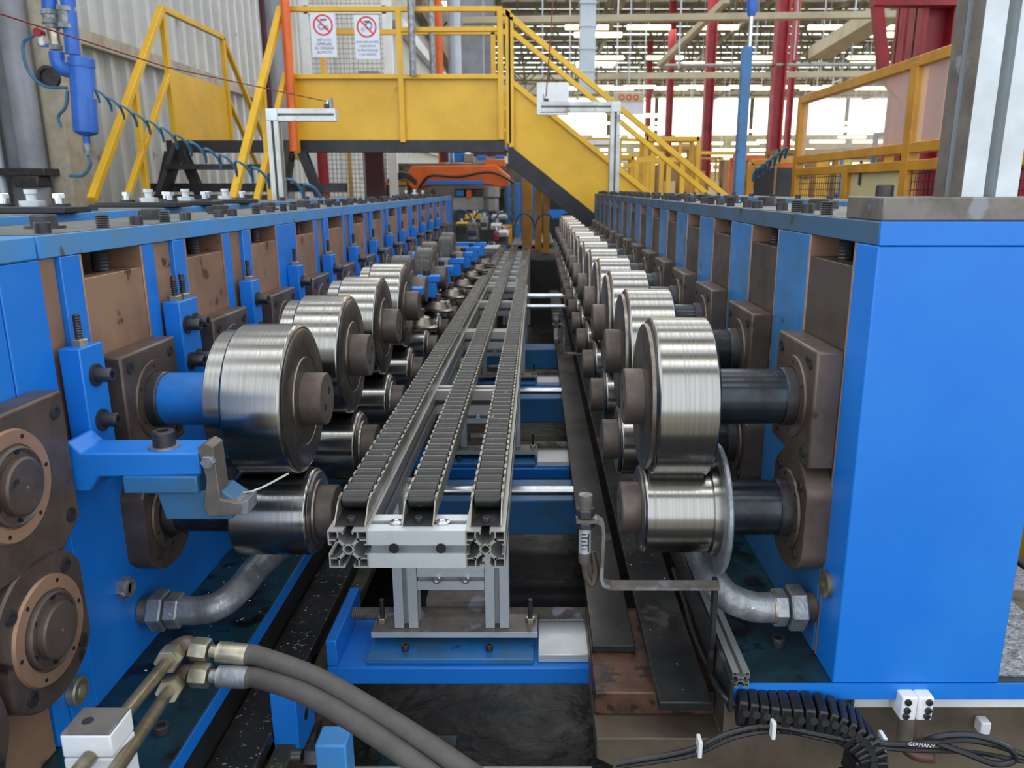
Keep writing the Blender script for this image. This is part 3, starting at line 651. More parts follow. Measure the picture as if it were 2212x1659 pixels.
def tracks(y0, y1, dx, lab, dz=0, full=True):
    for n, X in enumerate((XA, (XA + XB) / 2, XB)):
        X += dx; zt = ZP + .001 + dz
        t = thing('roller_track', lab % ('left', 'middle', 'right')[n], 'roller track', (X, y0, zt), 'roller tracks on the conveyor')
        MB().box(X - .0213, X + .0213, y0, y1, zt, zt + .002).build('floor_strip', 'darkplate', t)
        b_ = MB(); b_.box(X - .0235, X - .0215, y0 + .03, y1, zt, zt + .026); b_.box(X + .0215, X + .0235, y0 + .03, y1, zt, zt + .026)
        for sx in (-1, 1):      # sloping end cheeks
            b_.prism([(0, 0), (.03, 0), (.03, .026)], (X + sx * .0225 - .001, y0, zt), (0, 1, 0), (0, 0, 1), (1, 0, 0), 0, .002)
        y = y0 + .04
        while y < y1 - .01:     # toothed lips that carry the axles
            for sx in (-1, 1): b_.box(X + sx * .0225 - .002, X + sx * .0225 + .002, y, y + .018, zt + .024, zt + .029)
            y += .0315
        b_.build('channel', 'track', t, smooth=False)
        MB().screw((X, y0 + .012, zt + .002), (0, 0, 1), .0058, .007).build('cap_screw', 'black', t)
        y = y0 + .052; first = None; i = 0
        while y < y1 - .012 and i < 98:
            if first is None:
                first = MB().lathe((X - .0195, y, zt + .021), (1, 0, 0), [(0, 0), (0, .0128), (.0008, .0138), (.037, .0138), (.039, .0128), (.039, 0)], 20).build('track_roller', 'plast', t); base = y
            else:
                o = first.copy(); o.location = first.location + Vector((0, y - base, 0)); COL.objects.link(o)
            y += .0315; i += 1
tracks(1.045, 4.02, 0, 'the %s of the three roller tracks on the near conveyor section')
t = thing('conveyor_frame', 'far aluminium conveyor section beyond the near one', 'conveyor', (-.14, 4.2, -.84))
for X in (XA, XB): aluprof('side_rail', (X - .01, 4.15, ZP - S / 2 - .02), (X - .01, 6.6, ZP - S / 2 - .02), S, t)
y = 4.2
while y < 6.5: aluprof('cross_member', (XA - .01 + S / 2, y, ZP - S / 2 - .02), (XB - .01 - S / 2, y, ZP - S / 2 - .02), S, t, 'alu_clean'); y += .3
for y in (4.4, 6.3):
    for X in (-.25, -.076): aluprof('leg', (X, y, -1.09), (X, y, ZP - S - .02), S * .78, t)
tracks(4.16, 6.6, -.01, 'the %s of the three roller tracks on the far conveyor section', dz=-.02)

# cross beams with spindle and levelling plate that carry the conveyor
def station(y, n, rod=True):
    t = thing('cross_beam', 'blue cross beam with bolted plate under the conveyor, %s from the camera' % ORD[n], 'cross beam', (-.14, y, -.915), 'blue cross beams under the conveyor')
    MB().box(-.392, .104, y - .085, y + .12, -.905, -.868).build('beam', 'blue', t, bevel=.004)
    MB().box(-.392, -.372, y - .08, y + .12, -.8675, -.815).build('end_plate', 'blue', t, bevel=.002)
    MB().box(-.32, -.005, y - .075, y + .10, -.8675, -.856).build('slotted_plate', 'blue_side', t, bevel=.002)
    for x in (-.25, -.09):
        MB().box(x - .022, x + .022, y - .052, y - .044, -.8558, -.8552).build('slot', 'blue', t); MB().screw((x, y - .048, -.855), (0, 0, 1), .007, .012).build('slot_screw', 'black', t)
    MB().box(.003, .104, y - .07, y + .10, -.8675, -.850).build('packing_block', 'white' if n else 'alu_clean', t, bevel=.002)
    MB().box(.105, .119, y - .02, y + .1, -.868, -.815).build('spindle_bearing', 'alu_dull', t, bevel=.002)
    MB().stud((-.372, y + .05, -.835), (1, 0, 0), .013, .476, 120).build('spindle', 'plate_grey', t)
    t2 = thing('base_plate', 'bright levelling plate under the conveyor legs, %s from the camera' % ORD[n], 'base plate', (-.14, y, -.84), 'levelling plates under the conveyor legs')
    MB().box(-.318, .002, y - .028, y + .055, -.840, -.829).build('plate', 'plate_grey', t2, bevel=.001); MB().box(-.318, .002, y - .030, y - .0285, -.840, -.829).build('bright_edge', 'alu_clean', t2)
    MB().box(-.225, -.10, y + .056, y + .10, -.856, -.81).build('riser', 'plate_grey', t2, bevel=.002)
    for x in (-.303, -.012):
        MB().stud((x, y + .01, -.856), (0, 0, 1), .005, .075, 16).build('levelling_stud', 'black', t2); MB().hexa((x, y + .01, -.829), (0, 0, 1), .010, .009).build('nut', 'zinc', t2)
station(1.36, 0); station(2.42, 1); station(3.47, 2)
for n, (y, z) in enumerate(((1.98, -.80), (3.05, -.80), (4.06, -.55), (4.02, -.60))):
    tag(MB().cyl((-.30, y, z), (.10 if n < 2 else .16, y, z), .013, 16).build('guide_rod', 'chrome'), 'bright round rod crossing the gap under the conveyor, %s from the camera' % ORD[n], 'rod', 'bright rods across the gap')
for n, y in enumerate((2.02, 3.1, 4.1)):
    tag(MB().box(-.45, .13, y, y + .16, -.95, -.845).build('lower_beam', 'blue_side', bevel=.004), 'plain blue lower beam across the pit, %s from the camera' % ORD[n], 'beam', 'plain lower beams')

# ------------------------------------------------------------------ pit floor and ledges
MB().box(-1.2, 1.4, .2, 7.0, -1.16, -1.10).build('pit_mat', 'matfloor', kind='structure')
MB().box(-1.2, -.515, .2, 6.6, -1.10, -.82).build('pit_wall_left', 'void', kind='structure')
tag(MB().box(-.512, -.435, .95, 6.4, -.89, -.868).build('machine_way', 'swarf', bevel=.003), 'long flat black bar littered with metal swarf below the left row', 'bar')
tag(MB().box(-.432, -.398, .95, 6.4, -.92, -.893).build('ledge', 'mould', bevel=.003), 'narrow grimy ledge right of the swarf littered bar', 'ledge')
tag(MB().box(.100, .178, 1.242, 6.3, -.815, -.80).build('flat_bar', 'darkplate', bevel=.002), 'long dark flat bar under the right row, starting behind the rusty slide', 'bar')
tag(MB().box(.192, .276, 1.055, 6.3, -.795, -.780).build('flat_bar', 'darkplate', bevel=.002), 'long dark flat bar ending above the brown beam, right of the rusty slide', 'bar')
tag(MB().box(.097, .30, 1.13, 1.40, -.86, -.816).build('rusty_rail', 'rusty', bevel=.003), 'rusty grooved slide between the blue cross beam and the dark bars', 'slide')
t = thing('base_beam', 'stained brown steel beam across the foot of the right machine', 'beam', (.7, 1.2, -1.1))
b_ = MB(); b_.prism([(.097, -.862), (.30, -.862), (.30, -.764), (1.5, -.764), (1.5, -.935), (.16, -.935), (.097, -.90)], (0, 1.075, 0), (1, 0, 0), (0, 0, 1), (0, 1, 0), 0, .3)
b_.build('web', 'beam', t, bevel=.002)
MB().box(.13, 1.5, 1.02, 1.4, -1.099, -.936).build('foot', 'beam', t, bevel=.003)
MB().box(.50, 1.3, 1.062, 1.074, -.794, -.772).build('white_strip', 'white', t)
t = thing('small_profile', 'small slotted aluminium profile running along the right bed edge', 'profile', (.30, 1.03, -.75))
aluprof('profile', (.309, 1.03, -.722), (.309, 3.2, -.722), .026, t)
MB().box(.288, .294, 1.01, 3.2, -.765, -.71).build('cover_strip', 'darkplate', t, bevel=.001)

tag(MB().box(-.30, -.155, 1.10, 1.32, -1.06, -1.05).build('pit_plate', 'blue_bed', bevel=.002), 'teal oily plate lying in the pit left of the rubber mat', 'plate')
sr = random.Random(4); sw = MB(); zn = []
for i in range(260):
    k_ = sr.random()
    if k_ < .45: x, y, z = sr.uniform(-.508, -.438), sr.uniform(1.0, 2.6), -.8672
    elif k_ < .75: x, y, z = sr.uniform(-.67, -.52), sr.uniform(1.15, 2.0), -.7893
    elif k_ < .9: x, y, z = sr.uniform(.195, .273), sr.uniform(1.06, 1.8), -.7793
    else: x, y, z = sr.uniform(-.43, -.40), sr.uniform(1.0, 1.8), -.8922
    L_ = sr.uniform(.001, .0035) * (3 if sr.random() < .08 else 1); a = sr.random() * 6.3
    sw.tube([(x, y, z), (x + L_ * math.cos(a), y + L_ * math.sin(a), z + .0006), (x + L_ * 1.3 * math.cos(a + 1), y + L_ * 1.3 * math.sin(a + 1), z)], .0005, 5)
tag(sw.build('metal_swarf', 'chrome'), 'tiny bright metal chips scattered over the black bars and beds', 'swarf', kind='stuff')
sd = MB()
for j, y in enumerate((1.00, 1.03, 1.16, 1.19)):
    for i in range(16): sd.lathe((-.13 + i * .021 + .01 * (j % 2), y, -1.0995), (0, 0, 1), [(0, .0028), (.0025, .002), (.003, 0)], 8)
tag(sd.build('mat_studs', 'darkplate'), 'rows of small round studs on the black rubber mat in the pit', 'mat studs', kind='stuff')
# small blue parts at the bottom
p0, p1 = P(590, 1483, Y=1.12), P(655, 1620, Y=1.12)
t = thing('blue_lug', 'blue lug plate with a hole under the twin grey hoses', 'lug', (p0.x, 1.12, p1.z))
MB().box(p0.x, p0.x + .042, 1.10, 1.19, p1.z, p0.z).build('plate', 'blue', t, bevel=.002)
MB().lathe((p0.x + .042, 1.145, (p0.z + p1.z) / 2 - .01), n_, [(0, 0), (0, .010), (.0008, .010), (.0008, 0)], 20).build('hole', 'void', t)
MB().box(p0.x - .02, p0.x + .05, 1.10, 1.4, p1.z - .12, p1.z - .001).build('rusty_foot', 'rusty', t)
p0, p1 = P(672, 1606, Y=.98), P(745, 1659, Y=.98)
t = thing('blue_clamp', 'light blue clamp with a bolt at the bottom edge of the photo', 'clamp', (p0.x, .98, -.98))
MB().box(p0.x + .006, p0.x + .052, .975, 1.02, -.99, p0.z).build('block', 'blue_old', t, bevel=.003)
MB().hexa((p0.x + .006, .995, p0.z - .034), (-1, 0, 0), .018, .02).build('bolt_head', 'black', t)
MB().cyl((p0.x - .02, .995, p0.z - .034), (p0.x - .035, .995, p0.z - .034), .010, 14).build('bolt_shank', 'black', t)
a, b = P(748, 1653, Y=.99), P(1283, 1653, Y=.99)
tag(MB().box(a.x, b.x, .97, 1.02, a.z - .045, a.z - .026).build('bright_bar', 'alu_dull', bevel=.002), 'pale metal bar along the bottom edge of the photo', 'bar')

# ------------------------------------------------------------------ pipes, hoses, cables in front
def hexnut(t, c, ax, r, h, m='galv', nm='union_nut'): MB().lathe(c, ax, [(0, 0), (0, r * .93), (h * .1, r), (h * .9, r), (h, r * .93), (h, 0)], 6).build(nm, m, t)
t = thing('pipe_elbow', 'grey galvanised pipe elbow with union nuts at the left blue wall', 'pipe', (XL, 1.2, -.74))
q0 = P(318, 1318, X=XL + .01); z = q0.z
hx = XL + .002
MB().cyl((hx, q0.y, z), (hx + .03, q0.y, z), .024, 24).build('wall_nipple', 'brass', t)
hexnut(t, (hx + .018, q0.y, z), n_, .036, .026); hexnut(t, (hx + .046, q0.y, z), n_, .031, .024)
pts = bez([(hx + .068, q0.y, z), (hx + .10, q0.y, z), (hx + .135, q0.y + .006, z + .008), (hx + .158, q0.y + .045, z + .02), (hx + .168, q0.y + .10, z + .03), (hx + .19, q0.y + .22, z + .03)], 8)
MB().tube(pts, .0245, 24).build('elbow', 'galv', t)
MB().tube(pts[-14:], .022, 24).build('pipe', 'alu_dull', t)
t = thing('pipe_elbow', 'grey pipe elbow with two union nuts at the right blue wall', 'pipe', (XR, 1.15, -.7))
q0 = P(1745, 1312, X=XR - .01); z = q0.z; hx = XR - .002; nn = (-1, 0, 0)
MB().cyl((hx, q0.y, z), (hx - .03, q0.y, z), .024, 24).build('wall_nipple', 'beam', t)
hexnut(t, (hx - .016, q0.y, z), nn, .037, .026); hexnut(t, (hx - .045, q0.y, z), nn, .030, .022)
pts = bez([(hx - .066, q0.y, z), (hx - .10, q0.y, z + .002), (hx - .138, q0.y + .012, z + .014), (hx - .158, q0.y + .05, z + .03), (hx - .172, q0.y + .14, z + .05), (hx - .19, q0.y + .3, z + .06)], 8)
MB().tube(pts, .0245, 24).build('elbow', 'galv', t)
MB().lathe((hx - .062, q0.y, z), nn, [(0, 0), (0, .027), (.006, .027), (.006, 0)], 24).build('bead', 'zinc', t)

# two hydraulic lines
def line(n, A, B, C, Hs, lab):
    t = thing('hydraulic_line', lab, 'hydraulic line', A, 'hydraulic lines at the lower left')
    A, B, C = Vector(A), Vector(B), Vector(C)
    d = (B - A).normalized()
    MB().cyl(A, B, .0082, 18).build('tube', 'brass', t)
    hexnut(t, B - d * .006, d, .0165, .026, 'zinc', 'tube_nut')
    E_ = B + d * .030
    MB().tube(bez([B + d * .018, E_, (E_ + C) / 2 + Vector((0, .004, .004)), C], 5), .013, 14).build('elbow', 'flange', t)
    e = (Vector(Hs[1]) - C).normalized()
    hexnut(t, C, e, .0165, .024, 'zinc', 'hose_nut')
    F = C + e * .026
    MB().lathe(F, e, [(0, 0), (0, .009), (.010, .009), (.011, .0145), (.014, .0138), (.018, .0145), (.046, .0145), (.050, .0138), (.050, 0)], 22).build('ferrule', 'galv' if n else 'zinc', t)
    MB().tube(bez([F + e * .046] + [Vector(h) for h in Hs[1:]], 10), .0132, 18).build('hose', 'hose', t)
Z1 = lambda px, py, Y: tuple(P(px, py, Y=Y))
line(0, Z1(150, 1690, .66), Z1(362, 1428, .90), Z1(415, 1402, .93), [None, Z1(560, 1418, .925), Z1(680, 1462, .90), Z1(800, 1530, .86), Z1(920, 1605, .82), Z1(1060, 1700, .78)], 'brass coloured hydraulic line with grey hose, the upper of the two')
line(1, Z1(232, 1690, .66), Z1(365, 1492, .88), Z1(415, 1458, .91), [None, Z1(560, 1465, .905), Z1(660, 1500, .88), Z1(780, 1568, .84), Z1(900, 1650, .80), Z1(980, 1710, .78)], 'brass coloured hydraulic line with grey hose, the lower of the two')
p0, p1 = P(128, 1590, Y=.70), P(240, 1659, Y=.70)
t = thing('pipe_clamp', 'white block clamp holding the hydraulic tubes at the lower left corner', 'clamp', (p0.x, .70, -.66))
MB().box(p0.x, p1.x + .004, .70, .745, p0.z - .027, p0.z).build('upper_half', 'white', t, bevel=.002)
MB().box(p0.x, p1.x + .004, .70, .745, p0.z - .08, p0.z - .0285).build('lower_half', 'white', t, bevel=.002)
MB().box(p0.x + .001, p1.x + .003, .701, .744, p0.z, p0.z + .0015).build('cover_plate', 'plate_grey', t)
MB().lathe((p0.x + .018, .722, p0.z + .0015), (0, 0, 1), [(0, 0), (0, .006), (.0006, .006), (.0006, 0)], 14).build('screw', 'black', t)

# sensor on its flat-bar bracket
t = thing('proximity_sensor', 'cylindrical sensor with white label on a bent flat bracket', 'sensor', (.075, 1.1, -.6))
tp = P(1265, 1068, Y=1.1)
x, z = tp.x, tp.z
MB().cyl((x, 1.1, z - .022), (x, 1.1, z), .0105, 20).build('sensor_head', 'plate_grey', t)
MB().hexa((x, 1.1, z - .034), (0, 0, 1), .015, .012).build('sensor_nut', 'black', t)
MB().hexa((x, 1.1, z - .053), (0, 0, 1), .015, .010).build('sensor_nut', 'black', t)
b_ = MB().cyl((x, 1.1, z - .095), (x, 1.1, z - .05), .0095, 20).build('sensor_body', 'alu_clean', t)
lb = MB()
for i in range(5): lb.box(x - .006, x + .001 + .003 * (i % 2), 1.0895, 1.0903, z - .062 - i * .006, z - .0605 - i * .006)
lb.box(x + .0045, x + .006, 1.0895, 1.0905, z - .09, z - .06); lb.build('label_print', 'signk', t)
MB().lathe((x, 1.1, z - .115), (0, 0, 1), [(0, 0), (0, .007), (.006, .0095), (.02, .0095), (.02, 0)], 18).build('plug', 'plate_grey', t)
MB().tube(bez([(x, 1.1, z - .112), (x + .003, 1.1, z - .135), (x + .012, 1.1, z - .15), (x + .018, 1.105, z - .13), (x + .012, 1.11, z - .10)], 6), .0055, 10).build('cable', 'beam', t)
b_ = MB(); w_ = .018
path = [(x - .014, z - .040), (x + .018, z - .040), (x + .026, z - .046), (x + .028, z - .06), (x + .026, z - .135), (x + .030, z - .148), (x + .042, z - .152), (.285, z - .152)]
for i in range(len(path) - 1):
    a, b = path[i], path[i + 1]; b_.bar((a[0], 1.1, a[1]), (b[0], 1.1, b[1]), .024 , .005, up=(0, 1, 0.0) if False else (-(b[1] - a[1]), 0, b[0] - a[0]))
b_.build('bracket', 'plate_grey', t)
MB().box(.2795, .2865, 1.106, 1.124, -.764, z - .150).build('bracket_foot', 'darkplate', t)
# same small sensor further back
dup(t, t.location + Vector((.0, 1.75, .0)), 'second cylindrical sensor on a bracket further back in the gap')

# drag chain, cables, connector under the right bed
t = thing('drag_chain', 'black plastic drag chain curving down from under the right blue bed', 'drag chain', (.5, 1.03, -.9))
pth = bez([Z1(1590, 1522, 1.03), Z1(1680, 1536, 1.02), Z1(1780, 1545, 1.01), Z1(1845, 1580, 1.0), Z1(1872, 1625, 1.0), Z1(1850, 1700, 1.0)], 4)
lk = MB().bar(pth[0], pth[1], .045, .042)
for i in range(1, len(pth) - 1): lk.bar(pth[i] * .96 + pth[i + 1] * .04, pth[i] * .06 + pth[i + 1] * .94, .05, .044)
lk.build('links', 'rubber', t, bevel=.003)
pn = MB()
for i in range(len(pth) - 1):
    m_ = (pth[i] + pth[i + 1]) / 2; pn.cyl(m_ + Vector((0, -.028, .006)), m_ + Vector((0, -.022, .006)), .006, 10)
pn.build('hinge_pins', 'black', t)
def cable(pts, r, lab, m='rubber'): return tag(MB().tube(bez(pts, 10), r, 10).build('cable', m), lab, 'cable')
cable([Z1(1330, 1650, 1.0), Z1(1480, 1622, 1.0), Z1(1580, 1582, 1.0), Z1(1670, 1568, 1.0), Z1(1800, 1592, .985), Z1(1950, 1608, .98), Z1(2100, 1600, 1.0), Z1(2250, 1642, 1.0)], .0042, 'upper black cable arching along the brown beam')
cable([Z1(1325, 1658, 1.0), Z1(1490, 1632, 1.0), Z1(1590, 1592, 1.0), Z1(1690, 1580, 1.0), Z1(1820, 1604, .985), Z1(1960, 1620, .98), Z1(2100, 1625, 1.0), Z1(2250, 1652, 1.0)], .0036, 'lower black cable arching along the brown beam')
cable([Z1(1995, 1602, 1.0), Z1(2035, 1590, .99), Z1(2100, 1588, .98), Z1(2170, 1610, .98), Z1(2192, 1640, .98), Z1(2150, 1650, .98), Z1(2080, 1625, .985), Z1(2010, 1600, .995)], .0048, 'looped black cable at the lower right corner')
cable([P(1455, 1230, Z=-.775), P(1480, 1300, Z=-.775), P(1500, 1370, Z=-.775), P(1530, 1440, Z=-.775), Z1(1560, 1500, 1.03), Z1(1600, 1530, 1.02)], .006, 'dark cable in the gap beside the small aluminium profile')
for n, (px, py) in enumerate(((1668, 1574), (1510, 1614), (1905, 1606))):
    p = P(px, py, Y=.995); tag(MB().box(p.x - .003, p.x + .003, .985, 1.005, p.z - .012, p.z + .016).build('cable_tie', 'white', bevel=.001), 'small white cable tie on the black cables, %s from the left' % ('first', 'second', 'third')[(1, 0, 2)[n]], 'cable tie', 'cable ties on the beam')
p = P(1985, 1512, Y=1.02)
t = thing('connector_block', 'white terminal plate with four hex screws under the right blue bed', 'connector', (p.x, 1.02, p.z - .05))
b_ = MB(); b_.box(p.x - .024, p.x - .0004, 1.02, 1.06, p.z - .037, p.z + .004); b_.box(p.x + .0004, p.x + .024, 1.02, 1.06, p.z - .037, p.z + .004); b_.build('plate', 'white', t, bevel=.003)
for q, zz in ((-.016, -.004), (.016, -.004), (-.016, -.018), (.016, -.018), (-.017, -.028), (.015, -.028)): MB().screw((p.x + q, 1.02, p.z + zz), (0, -1, 0), .0052, .003).build('hex_screw', 'black', t)
MB().cyl((p.x - .006, 1.035, p.z - .037), (p.x - .006, 1.035, p.z - .08), .012, 16).build('gland', 'plate_grey', t)
MB().tube(bez([(p.x - .006, 1.035, p.z - .078), (p.x - .004, 1.03, p.z - .092), (p.x + .012, 1.02, p.z - .098), (p.x + .03, 1.01, p.z - .092)], 5), .010, 12).build('bent_plug', 'rusty', t)
p = P(2126, 1572, Y=1.06)
tag(MB().box(p.x - .008, p.x + .008, 1.055, 1.075, p.z - .010, p.z + .012).build('tie_mount', 'white', bevel=.002), 'small white mounting clip on the brown beam above the cable loop', 'clip')
def text(body, loc, size, m, parent=None, rot=(PI / 2, 0, 0), ext=.0002, name='lettering'):
    c = bpy.data.curves.new(name, 'FONT'); c.body = body; c.size = size; c.extrude = ext; c.align_x = 'CENTER'
    tmp = bpy.data.objects.new('tmp', c); me = bpy.data.meshes.new_from_object(tmp); bpy.data.objects.remove(tmp); me.name = name; me.materials.clear(); me.materials.append(M[m])
    o = bpy.data.objects.new(name, me); COL.objects.link(o); o.parent = parent; o.location = Vector(loc) - root_loc(parent); o.rotation_euler = rot; return o
p = P(1990, 1613, Y=.974)
tag(text('GERMANY', tuple(p), .0085, 'white', None, (PI / 2, .12, 0)), 'white word GERMANY printed along a black cable', 'lettering')
t_ = MB().screw(P(1680, 1392, Z=-.7375), (0, 0, 1), .012, .014); tag(t_.build('bed_screw', 'black'), 'black socket screw in the oily right bed below the elbow', 'screw')
t_ = MB().screw(P(350, 1580, Z=-.789), (0, 0, 1), .012, .012); tag(t_.build('bed_screw', 'black'), 'black socket screw in the oily left bed beside the brass tubes', 'screw')

# ------------------------------------------------------------------ aluminium stands on the machine rows
t = thing('profile_column', 'tall heavy aluminium profile column on a steel block at the right', 'column', (.6, 1.1, -.012))
profile(MB(), (.601, 1.098, -.012), (.601, 1.098, .62), .074).build('front_profile', 'alu_clean', t, smooth=False)
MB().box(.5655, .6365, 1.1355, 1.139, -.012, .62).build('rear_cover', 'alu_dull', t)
for y_ in (1.0615, 1.1055): MB().box(.5632, .5639, y_, y_ + .029, -.012, .62).build('side_shade_strip', 'plate_grey', t)  # thin darker strips paint the shade on the column's left face
t = thing('riser_block', 'blotchy grey steel block carrying the aluminium column', 'block', (.58, 1.1, -.043))
MB().box(.4555, .73, 1.046, 1.17, -.0428, -.012).build('block', 'plate_grey', t, bevel=.002)
MB().screw((.492, 1.13, -.012), (0, 0, 1), .0125, .016).build('cap_screw', 'black', t)
def lstand(x, y, z0, z1, x2, s, lab, cap):
    t = thing('sensor_stand', lab, 'stand', (x, y, z0)); 
    profile(MB(), (x, y, z0), (x, y, z1 - s), s).build('upright', 'alu', t, smooth=False)
    MB().box(x - s / 2, x + s / 2, y - s / 2, y + s / 2, z1 - s + .0005, z1).build('corner_cube', 'alu_clean', t, bevel=.002)
    g = 1 if x2 > x else -1
    profile(MB(), (x + g * (s / 2 + .001), y, z1 - s / 2), (x2, y, z1 - s / 2), s).build('arm', 'alu', t, smooth=False)
    c = MB(); c.box(min(x2, x2 + g * .006), max(x2, x2 + g * .006), y - s / 2, y + s / 2, z1 - s, z1); c.build('end_cap', 'alu_clean', t)
    e = x2 - g * .03
    MB().box(e - .012, e + .016, y - .02, y + .02, z1 + .001, z1 + .02).build('eye_bolt_base', 'black', t, bevel=.003)
    MB().box(e + g * .012, e + g * .02, y - .02, y + .02, z1 + .001, z1 + .045).build('bracket_plate', 'alu_dull', t)
    MB().screw((e, y, z1 + .018), (0, 0, 1), .009, .014).build('eye_bolt', 'chrome', t)
    return (e, y, z1 + .03)
e1 = lstand(-1.125, 3.5, -.053, .325, -.86, .050, 'silver L-shaped profile stand on the outer left frame', 1)
e2 = lstand(.50, 5.2, -.042, .525, .03, .062, 'silver L-shaped profile stand on the far end of the right row', 1)
tag(MB().tube([P(-30, 20, Y=1.7), (P(360, 145, Y=2.6)), Vector(e1)], .0021, 8).build('pull_cord', 'cord'), 'thin dark red pull cord running from the upper left to the left stand', 'cord')
tag(MB().tube([Vector(e2), P(1186, 120, Y=5.2), P(1196, -20, Y=5.2)], .004, 8).build('rope', 'cord'), 'thin rope rising from the right stand out of the picture', 'rope')

# ------------------------------------------------------------------ left: steel column, air tank, spiral hose
cx = -3.56; cy = 5.9
t = thing('steel_column', 'large grey steel column by the corrugated wall at the left', 'column', (cx, cy, -1.2))
MB().box(cx - .20, cx - .05, cy - .16, cy - .13, -1.2, 4.2).build('flange', 'colgrey', t, bevel=.004)
MB().box(cx - .10, cx - .08, cy - .13, cy + .25, -1.2, 4.2).build('web', 'colgrey', t)
MB().box(cx + .10, cx + .24, cy - .16, cy + .2, -1.2, 4.2).build('flange', 'girt', t, bevel=.004)
MB().cyl((cx + .03, cy - .24, -1.2), (cx + .03, cy - .24, 4.2), .085, 24).build('grey_pipe', 'colgrey', t)
MB().cyl((cx - .2, cy - .26, -1.2), (cx - .2, cy - .26, 4.2), .035, 16).build('thin_pipe', 'ductw', t)
MB().cyl((cx - .33, cy - .2, -1.2), (cx - .33, cy - .2, 4.2), .018, 12).build('red_pipe', 'maroon', t)
MB().box(cx - .26, cx + .16, cy - .34, cy - .14, .08, .13).build('pipe_clamp', 'black', t, bevel=.004)
MB().box(cx - .05, cx + .12, cy - .36, cy - .2, .0, .08).build('valve', 'black', t, bevel=.01)
MB().box(cx - .7, cx - .26, cy - .2, cy - .1, -1.2, 4.2).build('side_plate', 'colgrey', t)
ty = 5.2
def TP(px, py): return P(px, py, Y=ty)
t = thing('air_tank', 'blue cylindrical air filter tank hanging beside the grey column', 'air tank', TP(190, 292))
c = TP(176, 130); b = TP(186, 290); r = .073
MB().lathe(b, c - b, [(-.02, 0), (0, r * .8), (.015, r), ((c - b).length * .98, r), ((c - b).length + .02, r * .85), ((c - b).length + .02, 0)], 32).build('tank_body', 'tank', t)
MB().lathe(c - (c - b).normalized() * .04, (c - b), [(0, 0), (0, r * 1.06), (.05, r * 1.06), (.05, 0)], 32).build('tank_lid', 'tank', t)
a = TP(145, -20); MB().tube([a, TP(158, 118)], .043, 20).build('inlet_pipe', 'tank', t)
MB().tube(bez([TP(122, 112), TP(126, 135), TP(140, 150), TP(162, 152)], 6), .045, 20).build('side_pipe', 'tank', t)
MB().cyl(TP(106, -20), TP(108, 22), .044, 20).build('left_pipe', 'tank', t)
for nm, A, B, r_, mm in (('coupling', TP(108, 22), TP(112, 52), .048, 'galv'), ('coupling', TP(143, 15), TP(147, 62), .05, 'galv'), ('valve', TP(113, 52), TP(122, 108), .036, 'zinc')):
    MB().cyl(A, B, r_, 16).build(nm, mm, t)
    MB().hexa(A, B - A, r_ * 1.25, .03).build('coupling_nut', 'galv', t); MB().hexa(B, A - B, r_ * 1.2, .03).build('coupling_nut', 'galv', t)
MB().bar(TP(84, 97), TP(112, 99), .02).build('blue_lever', 'tank', t)
MB().box(TP(76, 0).x, TP(86, 0).x, ty - .03, ty + .03, TP(0, 100).z, TP(0, 65).z).build('regulator', 'white', t, bevel=.005)
MB().cyl(TP(90, 72) , TP(90, 72) + Vector((0, -.05, 0)), .025, 16).build('gauge', 'red', t)
MB().cyl(b, TP(188, 310), .022, 14).build('drain_pipe', 'tank', t); MB().cyl(TP(188, 310), TP(190, 335), .025, 12).build('drain_valve', 'galv', t)
MB().bar(TP(193, 150), TP(204, 215), .025).build('side_valve', 'zinc', t)
MB().lathe(TP(98, 165) + Vector((0, .05, 0)), (0, -1, 0), [(0, 0), (0, .07), (.03, .07), (.03, .05), (.01, .05), (.01, 0)], 24).build('round_clamp', 'black', t)
MB().tube(bez([TP(76, 75), TP(50, 95), TP(60, 150), TP(95, 185), TP(145, 190)], 8), .010, 8).build('thin_hose', 'aqua', t)
MB().tube(bez([TP(190, 335), TP(196, 355), TP(180, 378), TP(150, 380)], 8), .010, 8).build('drain_hose', 'aqua', t)
MB().tube(bez([TP(146, 195), TP(142, 230), TP(126, 252), TP(132, 275)], 8), .010, 8).build('short_hose', 'aqua', t)
def spiral(A, B, turns, r, sag, tr, lab):
    A, B = Vector(A), Vector(B); pts = []; n_ = turns * 12
    for i in range(n_ + 1):
        f_ = i / n_; a = 2 * PI * turns * f_; c = A.lerp(B, f_); pts.append(c + Vector((-math.sin(a) * r * .2, math.cos(a) * r, 2.1 * r * abs(math.sin(a / 2)) ** .8 - r - sag * 4 * f_ * (1 - f_))))
    return tag(MB().tube(pts, tr, 6).build('spiral_hose', 'aqua'), lab, 'hose')
spiral(P(205, 205, Y=5.1), P(690, 425, Y=3.9), 15, .042, .06, .007, 'coiled blue air hose hanging between the tank and the left machine')
spiral(P(975, 470, Y=7.0), P(1290, 480, Y=7.0), 7, .07, .02, .008, 'coiled blue air hose low behind the far end of the conveyor')
spiral(P(1630, 380, Y=5.2), P(1700, 330, Y=5.2), 6, .035, .0, .009, 'short dark blue coiled hose on the left end of the guard fence')

